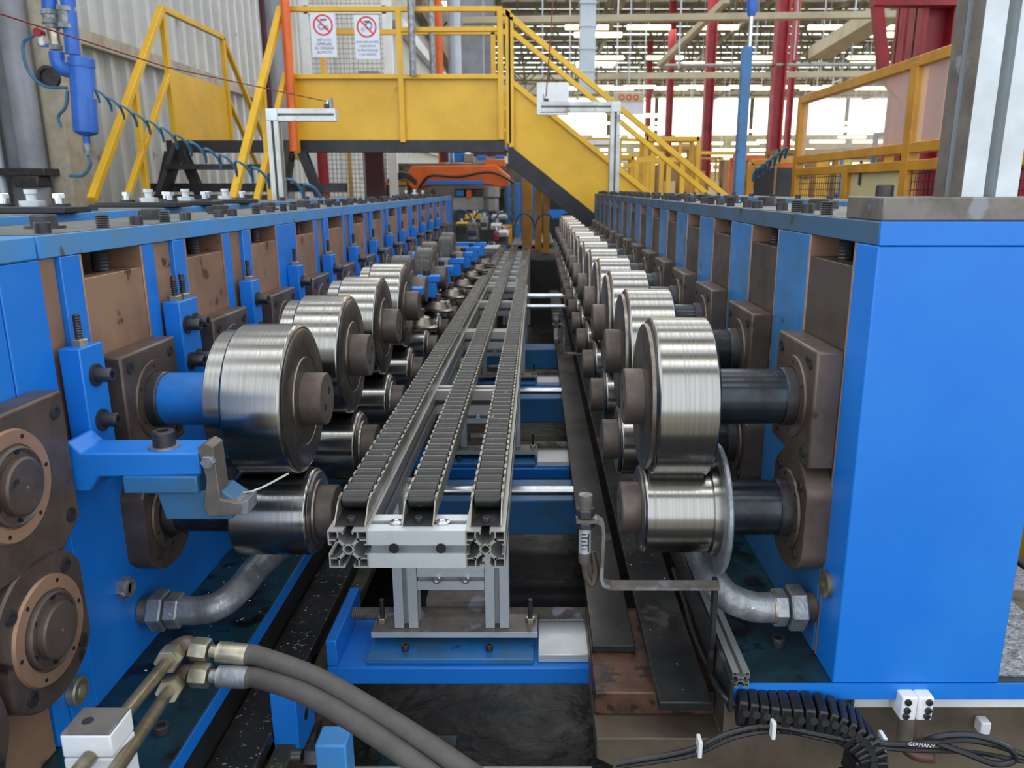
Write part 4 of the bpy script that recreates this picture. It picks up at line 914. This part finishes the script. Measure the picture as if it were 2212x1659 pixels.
# ------------------------------------------------------------------ yellow foot bridge
BY = 6.8
def B(px, py, y=BY): return P(px, py, Y=y)
t = thing('foot_bridge', 'yellow steel foot bridge crossing over the machine line with stairs', 'foot bridge', (-1.1, BY, -1.2))
xl, xr, zb, zp, zt = -2.0, -.285, .385, .88, 1.40
MB().box(xl, xr, BY, BY + .02, zb, zp).build('toe_panel', 'yellow', t, bevel=.002)
MB().box(-3.1, xr + .02, BY - .01, BY + .05, zb - .10, zb - .001).build('deck_beam', 'blackp', t, bevel=.003)
MB().box(-3.1, xr + .02, BY + .051, BY + 1.0, zb - .06, zb - .01).build('deck', 'maroon', t)
MB().box(xl, xr + .02, BY + 1.0, BY + 1.02, zb, zp).build('rear_toe_panel', 'yellow', t)
def post(name, x, y, z0, z1, m='yellow', s=.045): MB().box(x - s / 2, x + s / 2, y - s / 2, y + s / 2, z0, z1).build(name, m, t, bevel=.004)
post('post', xl, BY - .02, zb - .16, zt); post('post', B(860, 0).x, BY - .02, zb - .02, zt); post('post', xr - .01, BY - .02, zb, zt); post('post', xr + .055, BY - .02, zb - .03, zt - .01)
for x in (xr - .02, xr + .05): post('rear_post', x - .1, BY + 1.0, zb, zt)
post('rear_post', xl, BY + 1.0, zb, zt)
MB().bar((xl - .03, BY - .02, zt - .012), (xr + .01, BY - .02, zt - .012), .039).build('top_rail', 'yellow', t, bevel=.004)
MB().bar((B(860, 0).x, BY - .02, 1.235), (xr, BY - .02, 1.24), .036).build('mid_rail', 'yellow', t, bevel=.004)
MB().bar((xl, BY - .02, zp), (xr, BY - .02, zp), .038).build('panel_rail', 'yellow', t, bevel=.004)
MB().bar((xl, BY + 1, zt), (xr, BY + 1, zt), .045).build('rear_top_rail', 'yellow', t)
for z in (1.30, .62, .45): MB().box(xr - .01, xr + .06, BY - .035, BY - .01, z, z + .03).build('joint_plate', 'yellow', t)
# right stair: falls to the right
s0, s1 = B(1097, 170), B(1400, 418); q0, q1 = B(1097, 312), B(1285, 462)
dx = s1.x - s0.x; sl = (s1.z - s0.z) / dx
X1 = 1.75
def on(p, x): return p.z + (x - p.x) * sl
b_ = MB(); b_.prism([(s0.x, s0.z), (X1, on(s0, X1)), (X1, on(q0, X1)), (q0.x, q0.z)], (0, BY, 0), (1, 0, 0), (0, 0, 1), (0, 1, 0), 0, .02); b_.build('stair_side_panel', 'yellow', t, bevel=.002)
b_ = MB(); b_.prism([(q0.x, q0.z + .005), (X1, on(q0, X1) + .005), (X1, on(q0, X1) - .16), (q0.x, q0.z - .17)], (0, BY - .015, 0), (1, 0, 0), (0, 0, 1), (0, 1, 0), 0, .05); b_.build('stair_stringer', 'blackp', t, bevel=.002)
MB().bar((s0.x, BY - .01, s0.z), (X1, BY - .01, on(s0, X1)), .04).build('stair_panel_rail', 'yellow', t, bevel=.003)
b_ = MB(); b_.prism([(q0.x, q0.z - .0), (X1, on(q0, X1)), (X1, on(q0, X1) - .15), (q0.x, q0.z - .15)], (0, BY + .95, 0), (1, 0, 0), (0, 0, 1), (0, 1, 0), 0, .05); b_.build('stair_stringer', 'blackp', t, bevel=.002)
x = q0.x + .15
while x < X1 - .1: MB().box(x - .12, x + .12, BY + .04, BY + .94, on(q0, x) + .0, on(q0, x) + .03).build('stair_tread', 'blackp', t); x += .24
h0, m0 = B(1087, 24), B(1099, 64)
MB().bar((h0.x, BY - .02, h0.z), (X1, BY - .02, on(h0, X1)), .045).build('handrail', 'yellow', t, bevel=.004)
MB().bar((m0.x, BY - .02, m0.z), (X1 - .2, BY - .02, on(m0, X1 - .2)), .04).build('stair_mid_rail', 'yellow', t, bevel=.004)
for px in (1103, 1330): x = B(px, 0).x; post('stair_post', x, BY - .02, on(q0, x), on(h0, x))
# left stair: comes down towards the camera
XLs, XRs = -3.02, -2.06; Y0s = 5.42; rr = 1.46 / (BY - Y0s)
def zs(base, y): return base - (BY - y) * rr * .98
for x, nm in ((XLs, 'left'), (XRs, 'right')):
    MB().bar((x, BY, zt), (x, Y0s, zt - 1.48), .05).build('handrail', 'yellow', t, bevel=.004)
    MB().bar((x, BY, zt - .5), (x, BY - .98, zt - .5 - .98 * 1.07), .042).build('stair_mid_rail', 'yellow', t, bevel=.004)
    post('stair_post', x, 6.2, -1.1, zt - .66 if x < -2.5 else zt - .68)
    b_ = MB(); b_.prism([(BY, zb), (BY, zb - .2), (5.1, zb - .2 - 1.7), (5.1, zb - 1.7)], (x - .02, 0, 0), (0, 1, 0), (0, 0, 1), (1, 0, 0), 0, .04); b_.build('stair_stringer', 'blackp', t)
for k in range(6): MB().box(XLs, XRs, BY - .25 - .24 * k, BY - .03 - .24 * k, zb - .24 - .24 * k, zb - .20 - .24 * k).build('stair_tread', 'blackp', t)
post('post', XLs, BY, zb - .05, zt); post('post', XLs, BY + 1.25, zb - .05, zt)
MB().bar((XLs, BY, zt), (XLs, BY + 1.25, zt), .045).build('side_rail', 'yellow', t, bevel=.004)
MB().bar((XLs, BY + 1.25, zt), (XLs, BY + 2.9, zt - 1.5), .045).build('rear_handrail', 'yellow', t, bevel=.004)
MB().bar((XLs, BY + 1.25, zt - .55), (XLs, BY + 2.3, zt - 1.5), .04).build('rear_handrail', 'yellow', t, bevel=.004)
MB().box(XLs - .02, XLs + .0, BY + .02, BY + 1.22, zb, zp + .06).build('side_panel', 'yellow', t, bevel=.002)
for (x, y) in ((-3.0, 6.75), (-2.0, 6.75)):
    for g in (-.25, .25): MB().bar((x + g * .2, y, zb - .1), (x + g * 2.2, y, -1.2), .09, .07).build('leg', 'blackp', t, bevel=.004)
MB().bar((-3.3, 6.75, -.0), (-1.6, 6.75, -.0), .07).build('leg_brace', 'blackp', t)
MB().bar((-3.4, 6.75, -.28), (-1.5, 6.75, -.28), .12, .10).build('leg_brace', 'blackp', t)
# prohibition signs
def sign(px, py, lines, lab, fig):
    c = P(px, py, Y=BY - .06)
    t = thing('warning_sign', lab, 'sign', c, 'prohibition signs on the foot bridge'); wd, ht = .20, .33
    MB().box(c.x - wd / 2, c.x + wd / 2, BY - .06, BY - .056, c.z - ht / 2, c.z + ht / 2).build('sheet', 'signw', t, bevel=.001)
    cc = Vector((c.x, BY - .0602, c.z + .075)); rg = MB(); R1, R0 = .080, .067
    for i in range(36):
        a0, a1 = 2 * PI * i / 36, 2 * PI * (i + 1) / 36
        rg.prism([(R0 * math.cos(a0), R0 * math.sin(a0)), (R1 * math.cos(a0), R1 * math.sin(a0)), (R1 * math.cos(a1), R1 * math.sin(a1)), (R0 * math.cos(a1), R0 * math.sin(a1))], cc, (1, 0, 0), (0, 0, 1), (0, -1, 0), 0, .0015)
    rg.bar(cc + Vector((-.052, -.0016, .052)), cc + Vector((.052, -.0016, -.052)), .003, .012, up=(0.7, 0, .7)); rg.build('red_ring', 'signr', t, smooth=False)
    g = MB()
    for gx, gz, gr in fig:
        for i in range(10):
            a0, a1 = 2 * PI * i / 10, 2 * PI * (i + .62) / 10
            g.prism([(gr * .55 * math.cos(a0), gr * .55 * math.sin(a0)), (gr * math.cos(a0), gr * math.sin(a0)), (gr * math.cos(a1), gr * math.sin(a1)), (gr * .55 * math.cos(a1), gr * .55 * math.sin(a1))], cc + Vector((gx, 0, gz)), (1, 0, 0), (0, 0, 1), (0, -1, 0), 0, .001)
    g.bar(cc + Vector((-.02, -.001, .038)), cc + Vector((.03, -.001, .04)), .002, .012); g.build('pictogram', 'signk', t, smooth=False)
    for i, l in enumerate(lines): text(l, (c.x, BY - .0605, c.z - .045 - .031 * i), .029 if len(lines[1]) < 12 else .023, 'signk', t, ext=.0006)
sign(699, 76, ('VIETATO', 'OPERARE', 'SU ORGANI', 'IN MOTO'), 'left prohibition sign with two gears, reading VIETATO OPERARE SU ORGANI IN MOTO', ((-.015, -.012, .026), (.026, -.02, .018)))
sign(793, 80, ('NON RIMUOVERE', 'I DISPOSITIVI', 'DI PROTEZIONE', 'E SICUREZZA'), 'right prohibition sign with a large gear, beside the one reading VIETATO', ((.018, .01, .032), (-.03, -.02, .014)))

# white framed wire guard behind the bridge
t = thing('mesh_guard', 'white framed wire mesh guard behind the bridge railing', 'guard', (-2.6, 9.0, -1.2))
x0, x1 = P(655, 0, Y=9).x, P(834, 0, Y=9).x
for x in (x0, x1): MB().box(x - .05, x + .05, 8.97, 9.03, -1.2, 3.0).build('post', 'white', t, bevel=.004)
zz = P(700, 22, Y=9).z; MB().box(x0, x1, 8.97, 9.03, zz - .04, zz + .04).build('cross_rail', 'white', t)
w_ = MB(); x = x0
while x < x1: w_.box(x - .003, x + .003, 8.996, 9.004, -1.0, 3.0); x += .05
z = -1.0
while z < 3.0: w_.box(x0, x1, 8.99, 8.998, z - .003, z + .003); z += .05
w_.build('wire_mesh', 'alu_dull', t, smooth=False)
MB().box(x0 + .3, x0 + .34, 9.3, 9.34, -1, 1.1).build('yellow_post', 'yellow', t)
MB().box(x1 - .45, x1 - .2, 9.5, 9.7, -1.2, 1.3).build('grey_cabinet', 'colgrey', t, bevel=.01)
# pipes and columns on the left wall
a = P(617, -20, Y=6.6); 
tag(MB().cyl((P(628, 200, Y=6.7).x, 6.68, .29), (P(618, 0, Y=6.7).x, 6.68, 1.9), .036, 20).build('orange_pipe', 'orange'), 'orange vertical pipe in front of the left end of the foot bridge', 'pipe')
for n, (px, Y, wd, m_, lab) in enumerate(((596, 8.8, .16, 'colgrey', 'grey drain pipe on the wall left of the orange pipe'), (575, 9.3, .09, 'maroon', 'narrow brown red pipe on the wall left of the orange pipe'),
        (1040, 16, .5, 'colgrey', 'dark grey steel column behind the right end of the bridge deck railing'), (985, 13, .16, 'ductw', 'pale vertical pipe behind the bridge railing'), (948, 15, .14, 'orange', 'distant orange pipe behind the bridge railing'))):
    p = P(px, 100, Y=Y)
    if n == 2: b_ = MB().box(p.x - wd / 2, p.x + wd / 2, Y, Y + .06, -1.2, 7).box(p.x - .03, p.x + .03, Y + .06, Y + .5, -1.2, 7)
    else: b_ = MB().cyl((p.x, Y, -1.2), (p.x, Y, 7), wd / 2, 16)
    tag(b_.build('wall_pipe' if n != 2 else 'steel_column', m_), lab, 'pipe' if n != 2 else 'column')
p = P(890, 90, Y=6.7)
tag(MB().cyl((p.x, 6.7, P(890, 165, Y=6.7).z), (p.x, 6.7, 1.7), .028, 14).build('galvanised_pole', 'galv'), 'galvanised pole clamped to the bridge railing left of centre', 'pole')
p = P(933, 90, Y=7.6)
tag(MB().cyl((p.x, 7.6, .9), (p.x, 7.6, 2.2), .028, 14).build('galvanised_pole', 'galv'), 'galvanised pole behind the bridge railing right of the clamped pole', 'pole')
tag(MB().bar(P(845, 30, X=-3.72), P(960, 170, X=-3.72), .2, .3).build('cable_ladder', 'ductw'), 'sloping grey cable ladder on the wall behind the railing', 'cable ladder')
tag(MB().bar(P(905, 10, X=-3.6), P(990, 165, X=-3.6), .22, .5).build('cable_ladder', 'truss'), 'dark sloping cable ladder beyond the grey one', 'cable ladder')
tag(MB().box(*(lambda q: (q.x - .35, q.x + .3, 15.2, 15.5, q.z - 1.2, q.z + .9))(P(1010, 110, Y=15.3))).build('wall_cabinet', 'colgrey', bevel=.02), 'grey cabinet high on the wall behind the railing', 'cabinet')
tag(MB().box(*(lambda q: (q.x - .12, q.x + .12, 6.2, 6.24, q.z - .11, q.z + .12))(P(1194, 215, Y=6.2))).build('white_board', 'white', bevel=.003), 'pale blank board above the arm of the right stand', 'board')
q = P(1358, 220, Y=14)
t = thing('warning_board', 'distant pale board with yellow stripe and three red rings', 'board', (q.x, 14, q.z))
MB().box(q.x - .26, q.x + .26, 14, 14.02, q.z - .2, q.z + .16).build('sheet', 'signw', t); MB().box(q.x - .01, q.x + .01, 14.0, 14.02, q.z + .161, 6.9).build('hanger', 'ductw', t); MB().box(q.x - .25, q.x + .25, 13.99, 13.999, q.z + .0, q.z + .14).build('yellow_stripe', 'cream', t)
for i in (-1, 0, 1): MB().lathe((q.x + i * .12, 13.989, q.z + .07), (0, -1, 0), [(0, .03), (0, .05), (.004, .05), (.004, .03), (0, .03)], 20).build('red_ring', 'signr', t)

# ------------------------------------------------------------------ guard fence at the right
FX = 1.66
def FP(px, py): return P(px, py, X=FX)
t = thing('guard_fence', 'ochre yellow guard fence with clear upper sheets and black mesh', 'fence', (FX, 4, -1.2))
ya = FP(1728, 300).y; yb = FP(1968, 300).y; ye = 2.2
zt_ = FP(1730, 218).z; zm = FP(1730, 345).z; zm2 = zm - .075
def rail(name, y0, y1, z, s=.045): MB().box(FX - .02, FX + .03, y1, y0, z - s / 2, z + s / 2).build(name, 'ochre', t, bevel=.003)
rail('top_rail', ya, ye, zt_); rail('mid_rail', ya, ye, zm); rail('mesh_top_rail', ya + .05, ye, zm2)
for y in (ya, yb, ye + .2, (ya * .45 + yb * .55)):
    top = zt_ if y in (ya, yb, ye + .2) else zm2
    MB().box(FX - .021, FX + .029, y - .035, y + .035, -1.2, top).build('post', 'ochre', t, bevel=.003)
MB().box(FX + .002, FX + .006, ye, ya, zm, zt_).build('clear_sheet', 'perspex', t)
b_ = MB(); y = ye
yc_ = (ya * .45 + yb * .55)
while y < ya:
    if not (yb < y < yc_): b_.box(FX + .003, FX + .006, y - .0018, y + .0018, -1.0, zm2)
    y += .035
z = -.5
while z < zm2:
    b_.box(FX + .003, FX + .006, ye, yb, z - .0018, z + .0018); b_.box(FX + .003, FX + .006, yc_, ya, z - .0018, z + .0018); z += .035
b_.build('black_mesh', 'blackp', t, smooth=False)
MB().box(FX + .004, FX + .012, yb + .035, yc_ - .035, -1.0, zm2 - .02).build('cream_panel', 'cream', t)
q = FP(1918, 352); MB().box(FX - .001, FX + .0035, q.y - .05, q.y + .05, q.z - .03, q.z + .03).build('yellow_label', 'yellow', t)
MB().box(FX - .006, FX + .0035, q.y + .30, q.y + .32, q.z - .10, q.z + .02).build('hook', 'black', t, bevel=.004)
# low ochre frame with dark panel left of the fence
p0, p1 = P(1622, 352, Y=5.4), P(1722, 420, Y=5.4)
t = thing('low_guard', 'low ochre framed guard with dark panels left of the tall fence', 'guard', (p0.x, 5.4, -1.2))
MB().bar((p0.x, 5.4, p0.z), (p1.x + .15, 5.4, p0.z + .03), .04).build('top_rail', 'ochre', t, bevel=.004)
MB().box(p0.x - .02, p0.x + .02, 5.38, 5.42, -1.2, p0.z).build('post', 'ochre', t, bevel=.004)
MB().box(p0.x + .03, p0.x + .16, 5.39, 5.41, -1.0, p0.z - .03).build('dark_panel', 'blackp', t); MB().box(p0.x + .18, p0.x + .28, 5.39, 5.41, -1.0, p0.z - .03).build('dark_panel', 'blackp', t)

tag(MB().box(.716, .872, 1.06, 2.4, -.7375, -.735).build('wet_plate', 'grit'), 'bright wet looking steel surface right of the big blue cabinet', 'plate')
# floor strip and striped rail right of the cabinet
tag(MB().box(.90, 1.04, 1.05, 3.0, -.80, -.79).build('side_plate', 'grit', bevel=.002), 'second grey metal plate lower down, right of the bright wet one', 'plate')
p = P(2200, 1230, X=.80)
for n, (py, m_, r_) in enumerate(((1215, 'hose', .010), (1275, 'hose', .012))):
    tag(MB().cyl(P(2140, py - 50, Y=1.75), P(2260, py + 42, Y=1.55), r_, 12).build('grey_rod', m_), 'grey rod crossing the yellow strip right of the cabinet, %s one' % ('upper', 'lower')[n], 'rod')
b_ = MB(); b_.bar(P(2130, 1125, Y=1.80), P(2300, 1290, Y=1.60), .03, .24); tag(b_.build('yellow_strip', 'yellow'), 'yellow sloping strip right of the blue cabinet', 'strip')

# ------------------------------------------------------------------ machinery under and beyond the bridge
OY = 9.0
def O(px, py, y=OY): return P(px, py, Y=y)
t = thing('press_unit', 'orange press unit with blue bar under the foot bridge', 'machine', (O(1000, 400).x, OY, -1.2))
pts = [(880, 372), (890, 359), (1070, 356), (1084, 368), (1100, 380), (1098, 402), (1080, 405), (1060, 398), (920, 402), (893, 410), (882, 400)]
b_ = MB(); b_.prism([(O(*p).x, O(*p).z) for p in pts], (0, OY, 0), (1, 0, 0), (0, 0, 1), (0, 1, 0), 0, .5); b_.build('head_beam', 'orange', t, bevel=.01)
a, b = O(922, 390), O(1043, 399); MB().box(a.x, b.x, OY - .06, OY - .02, b.z, a.z).build('blue_bar', 'blue', t, bevel=.004)
a, b = O(978, 408), O(1090, 470); MB().box(a.x, b.x, OY + .2, OY + .5, b.z - .8, a.z).build('press_body', 'darkplate', t, bevel=.01)
a, b = O(975, 425), O(1050, 455); MB().box(a.x, b.x, OY + .05, OY + .19, b.z, a.z).build('lower_beam', 'alu_dull', t, bevel=.01)
p = O(1062, 405); q = O(1062, 458); MB().lathe((p.x, OY - .1, q.z), (0, 0, 1), [(0, 0), (0, .07), (.02, .085), (p.z - q.z - .12, .085), (p.z - q.z - .10, .10), (p.z - q.z, .10), (p.z - q.z + .01, .06), (p.z - q.z + .01, 0)], 24).build('motor', 'alu_dull', t)
MB().tube(bez([O(905, 405, OY - .05), O(930, 380, OY - .05), O(990, 382, OY - .05), O(1050, 372, OY - .05), O(1085, 380, OY - .05), O(1110, 395, OY - .05)], 8), .014, 8).build('hose', 'rubber', t)
for i in range(3): MB().tube(bez([O(835 + i * 6, 425, OY), O(842 + i * 5, 385 + i * 5, OY), O(875, 374 + i * 4, OY), O(900, 392 + i * 3, OY)], 8), .013, 8).build('hose', 'rubber', t)
a, b = O(820, 393), O(880, 425); MB().box(a.x, b.x, OY, OY + .3, b.z - .5, a.z - .04).build('side_box', 'alu_dull', t, bevel=.01); MB().box(a.x, b.x, OY - .02, OY + .3, a.z - .035, a.z).build('box_lid', 'ochre', t)
for n, (x0_, y0_, x1_, y1_, m_) in enumerate(((971, 322, 977, 352, 'blue'), (981, 322, 1002, 350, 'blue'), (950, 328, 968, 350, 'maroon'), (1003, 332, 1024, 352, 'alu_dull'), (1020, 318, 1095, 337, 'maroon'), (985, 410, 1004, 424, 'blue'), (1008, 410, 1020, 428, 'orange'), (1032, 336, 1052, 345, 'blue'), (1070, 336, 1090, 343, 'blue'), (1048, 345, 1092, 360, 'orange'))):
    a, b = O(x0_, y0_, OY + .1), O(x1_, y1_, OY + .1)
    if m_ == 'maroon' or n in (0, 1): b_ = MB().box(a.x, b.x, OY + .1, OY + .22, b.z, a.z)
    else: b_ = MB().box(a.x, b.x, OY + .02, OY + .19, b.z, a.z)
    b_.build(('cylinder_block', 'cylinder_block', 'valve_block', 'valve_block', 'cross_beam', 'valve', 'valve', 'valve', 'valve', 'cover')[n], m_, t, bevel=.006)
tag(MB().box(O(770, 0, 8.2).x, O(812, 0, 8.2).x, 8.2, 8.25, -1.2, .35).build('maroon_column', 'maroon', bevel=.004), 'dark maroon column under the foot bridge', 'column')
tag(MB().cyl((O(674, 0, 9).x, 9, -1.2), (O(674, 0, 9).x, 9, .4), .06, 16).build('red_pipe', 'red'), 'red vertical pipe behind the left bridge leg', 'pipe')
tag(MB().box(-1.9, .55, 10.6, 11.2, -1.2, .31).build('rear_machine', 'beam', bevel=.01), 'dark brown machine body beyond the orange press unit', 'machine')
# guards and posts right of the press
for n, (px, pt_, pb, Y, wd, m_) in enumerate(((1132, 362, 480, 8.6, .035, 'tank'), (1100, 400, 460, 8.2, .03, 'shaft_blue'), (1143, 385, 478, 8.0, .07, 'ochre'), (1166, 410, 482, 7.7, .05, 'ochre'), (1183, 425, 488, 7.4, .04, 'ochre'), (1120, 395, 470, 9.2, .05, 'blue_side'), (1152, 400, 470, 8.8, .05, 'blue_side'))):
    a, b = P(px, pt_, Y=Y), P(px, pb, Y=Y)
    tag(MB().box(a.x - wd, a.x + wd * .4, Y, Y + .05, -1.15, a.z).build('guard_post', m_, bevel=.004), '%s upright under the stair flight, %s from the left' % ({'tank': 'blue', 'shaft_blue': 'dark blue grey', 'ochre': 'ochre yellow', 'blue_side': 'dark blue'}[m_], ('third', 'first', 'fourth', 'sixth', 'seventh', 'second', 'fifth')[n]), 'post')
# small machines at the far end of the conveyor
rr_ = random.Random(11)
def lump(name, px0, py0, px1, py1, Y, dpt, m_, lab, cat, top='black'):
    a, b = P(px0, py0, Y=Y), P(px1, py1, Y=Y)
    t = thing(name, lab, cat, ((a.x + b.x) / 2, Y, b.z)); 
    MB().box(a.x, b.x, Y, Y + dpt, (-1.2 if name == 'control_cabinet' else b.z), a.z).build('body', m_, t, bevel=.01)
    MB().box(a.x + .01, b.x - .01, Y - .012, Y - .001, b.z + (a.z - b.z) * .3, b.z + (a.z - b.z) * .6).build('band', top, t, bevel=.003)
    MB().screw(((a.x + b.x) / 2, Y + dpt / 2, a.z), (0, 0, 1), min(.03, (b.x - a.x) * .25), .03).build('knob', 'chrome', t)
lump('guide_unit', 1004, 462, 1046, 490, 7.4, .2, 'yellow', 'yellow guide unit at the far end of the conveyor', 'machine part')
lump('guide_unit', 984, 480, 1010, 488, 6.9, .2, 'yellow', 'flat yellow bar left of the yellow guide unit', 'machine part')
lump('guide_unit', 1008, 482, 1032, 520, 6.7, .2, 'plate_grey', 'grey block in front of the yellow guide unit', 'machine part')
lump('guide_unit', 1036, 468, 1054, 498, 6.9, .2, 'alu_dull', 'grey block right of the yellow guide unit', 'machine part')
lump('guide_unit', 1062, 463, 1096, 474, 7.2, .15, 'white', 'white box beyond the conveyor end, farthest', 'box', 'alu_dull')
lump('guide_unit', 1060, 482, 1083, 496, 6.9, .15, 'white', 'white box beyond the conveyor end, middle', 'box', 'alu_dull')
lump('guide_unit', 1076, 497, 1098, 511, 6.7, .15, 'white', 'white box beyond the conveyor end, beside the red block', 'box', 'alu_dull')
lump('guide_unit', 1066, 500, 1077, 520, 6.65, .1, 'red', 'small red block beyond the conveyor end', 'block')
lump('guide_unit', 1040, 530, 1084, 545, 6.6, .08, 'white', 'white crosspiece at the end of the roller tracks', 'crosspiece', 'alu_dull')
t = thing('ochre_frame', 'small ochre frame beyond the conveyor end', 'frame', P(1090, 490, Y=6.8))
MB().bar(P(1082, 489, Y=6.8), P(1104, 489, Y=6.8), .03).build('top_bar', 'ochre', t); MB().bar(P(1102, 489, Y=6.8), P(1102, 528, Y=6.8), .03).build('upright', 'ochre', t); MB().bar(P(1105, 485, Y=7.2), P(1120, 480, Y=7.2), .03).build('side_bar', 'ochre', t)
a, b = P(1108, 493, Z=-.56), P(1158, 528, Z=-.56)
tag(MB().box(P(1105, 528, Z=-.56).x, P(1160, 528, Z=-.56).x, b.y, b.y + 2.2, -.58, -.56).build('flat_table', 'plate_grey', bevel=.004), 'flat grey metal table beyond the roller tracks', 'table')
b_ = MB()
for i in range(5):
    x = P(1161, 522, Z=-.55).x + i * .035; b_.prism([(0, 0), (.03, 0), (.02, .018), (.01, .018)], (x, b.y + .05, -.56), (1, 0, 0), (0, 0, 1), (0, 1, 0), 0, 1.9)
tag(b_.build('ribbed_sheet', 'track', smooth=False), 'ribbed bright sheet beside the flat grey table', 'sheet')

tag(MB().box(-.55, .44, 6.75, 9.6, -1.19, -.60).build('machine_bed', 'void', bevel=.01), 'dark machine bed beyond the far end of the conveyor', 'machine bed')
lump('control_cabinet', 1176, 428, 1232, 490, 9.8, .5, 'blackp', 'black machine cabinet low behind the coiled hose under the stairs, left one', 'cabinet', 'blue')
lump('control_cabinet', 1236, 424, 1300, 490, 9.9, .5, 'blue_side', 'blue machine cabinet low behind the coiled hose under the stairs, right one', 'cabinet', 'black')
# far hall clutter: guard rails, racks and machines beyond the stairs
cr = random.Random(21); cols = ['yellow', 'tan', 'cream', 'ochre', 'blue_side', 'white', 'orange', 'alu_dull', 'yellow', 'tan']
nm = {'yellow': 'yellow', 'tan': 'brown', 'cream': 'cream', 'ochre': 'ochre', 'blue_side': 'blue', 'white': 'white', 'orange': 'orange', 'alu_dull': 'grey'}
cnt = {}
ri = 0
for Y in (11.5, 14.5, 18.5, 24, 31, 39):
    px = 1240 + 12 * ri; xx = P(px, 400, Y=Y).x; xe_ = P(2045, 400, Y=Y).x; k_ = 0; ri += 1
    while xx < xe_ and k_ < 8:
        m_ = cols[(k_ * 3 + ri * 5) % len(cols)]; wd = cr.uniform(.6, 1.3) * Y / 15; ht = cr.uniform(1.25, 1.75) + Y / 45
        t = thing('storage_rack', '%s rack of goods in the far hall, %s from the left in the %s rank' % (nm[m_], ORDX[k_], ORDX[ri - 1]), 'rack', (xx, Y, -1.2), 'far racks and machines in the hall')
        f_ = MB()
        for sx in (0, wd):
            for sy in (0, .5): f_.box(xx + sx - .03, xx + sx + .03, Y + sy - .03, Y + sy + .03, -1.2, -1.2 + ht)
        f_.box(xx, xx + wd, Y - .03, Y + .5, -1.2 + ht - .06, -1.2 + ht); f_.build('frame', m_, t)
        for k in range(3): MB().box(xx + .06 + k * wd * .31, xx + wd * .28 + k * wd * .31, Y + .02, Y + .45, -1.199, -1.2 + ht * cr.uniform(.5, .92)).build('crate', cr.choice(cols), t)
        xx += wd + cr.uniform(.3, 1.2); k_ += 1
for n, (pxa, pya, pxb, pyb, Y) in enumerate(((1375, 345, 1475, 345, 9), (1270, 300, 1470, 305, 13), (1330, 370, 1430, 330, 10))):
    a, b = P(pxa, pya, Y=Y), P(pxb, pyb, Y=Y)
    t = thing('guard_rail', 'yellow guard rail in the hall right of the stair flight, %s' % ('lowest and nearest', 'high and far', 'sloping')[n], 'rail', (a.x, Y, -1.2))
    MB().bar(a, b, .05).build('rail', 'yellow', t); 
    for f_ in (0, .35, .7, 1): q = a.lerp(b, f_); MB().box(q.x - .025, q.x + .025, Y - .02, Y + .02, -1.2, q.z).build('post', 'yellow', t)

# lift everything so that the hall floor lies at height zero
for o in list(COL.objects):
    if o.parent is None: o.location.z += H
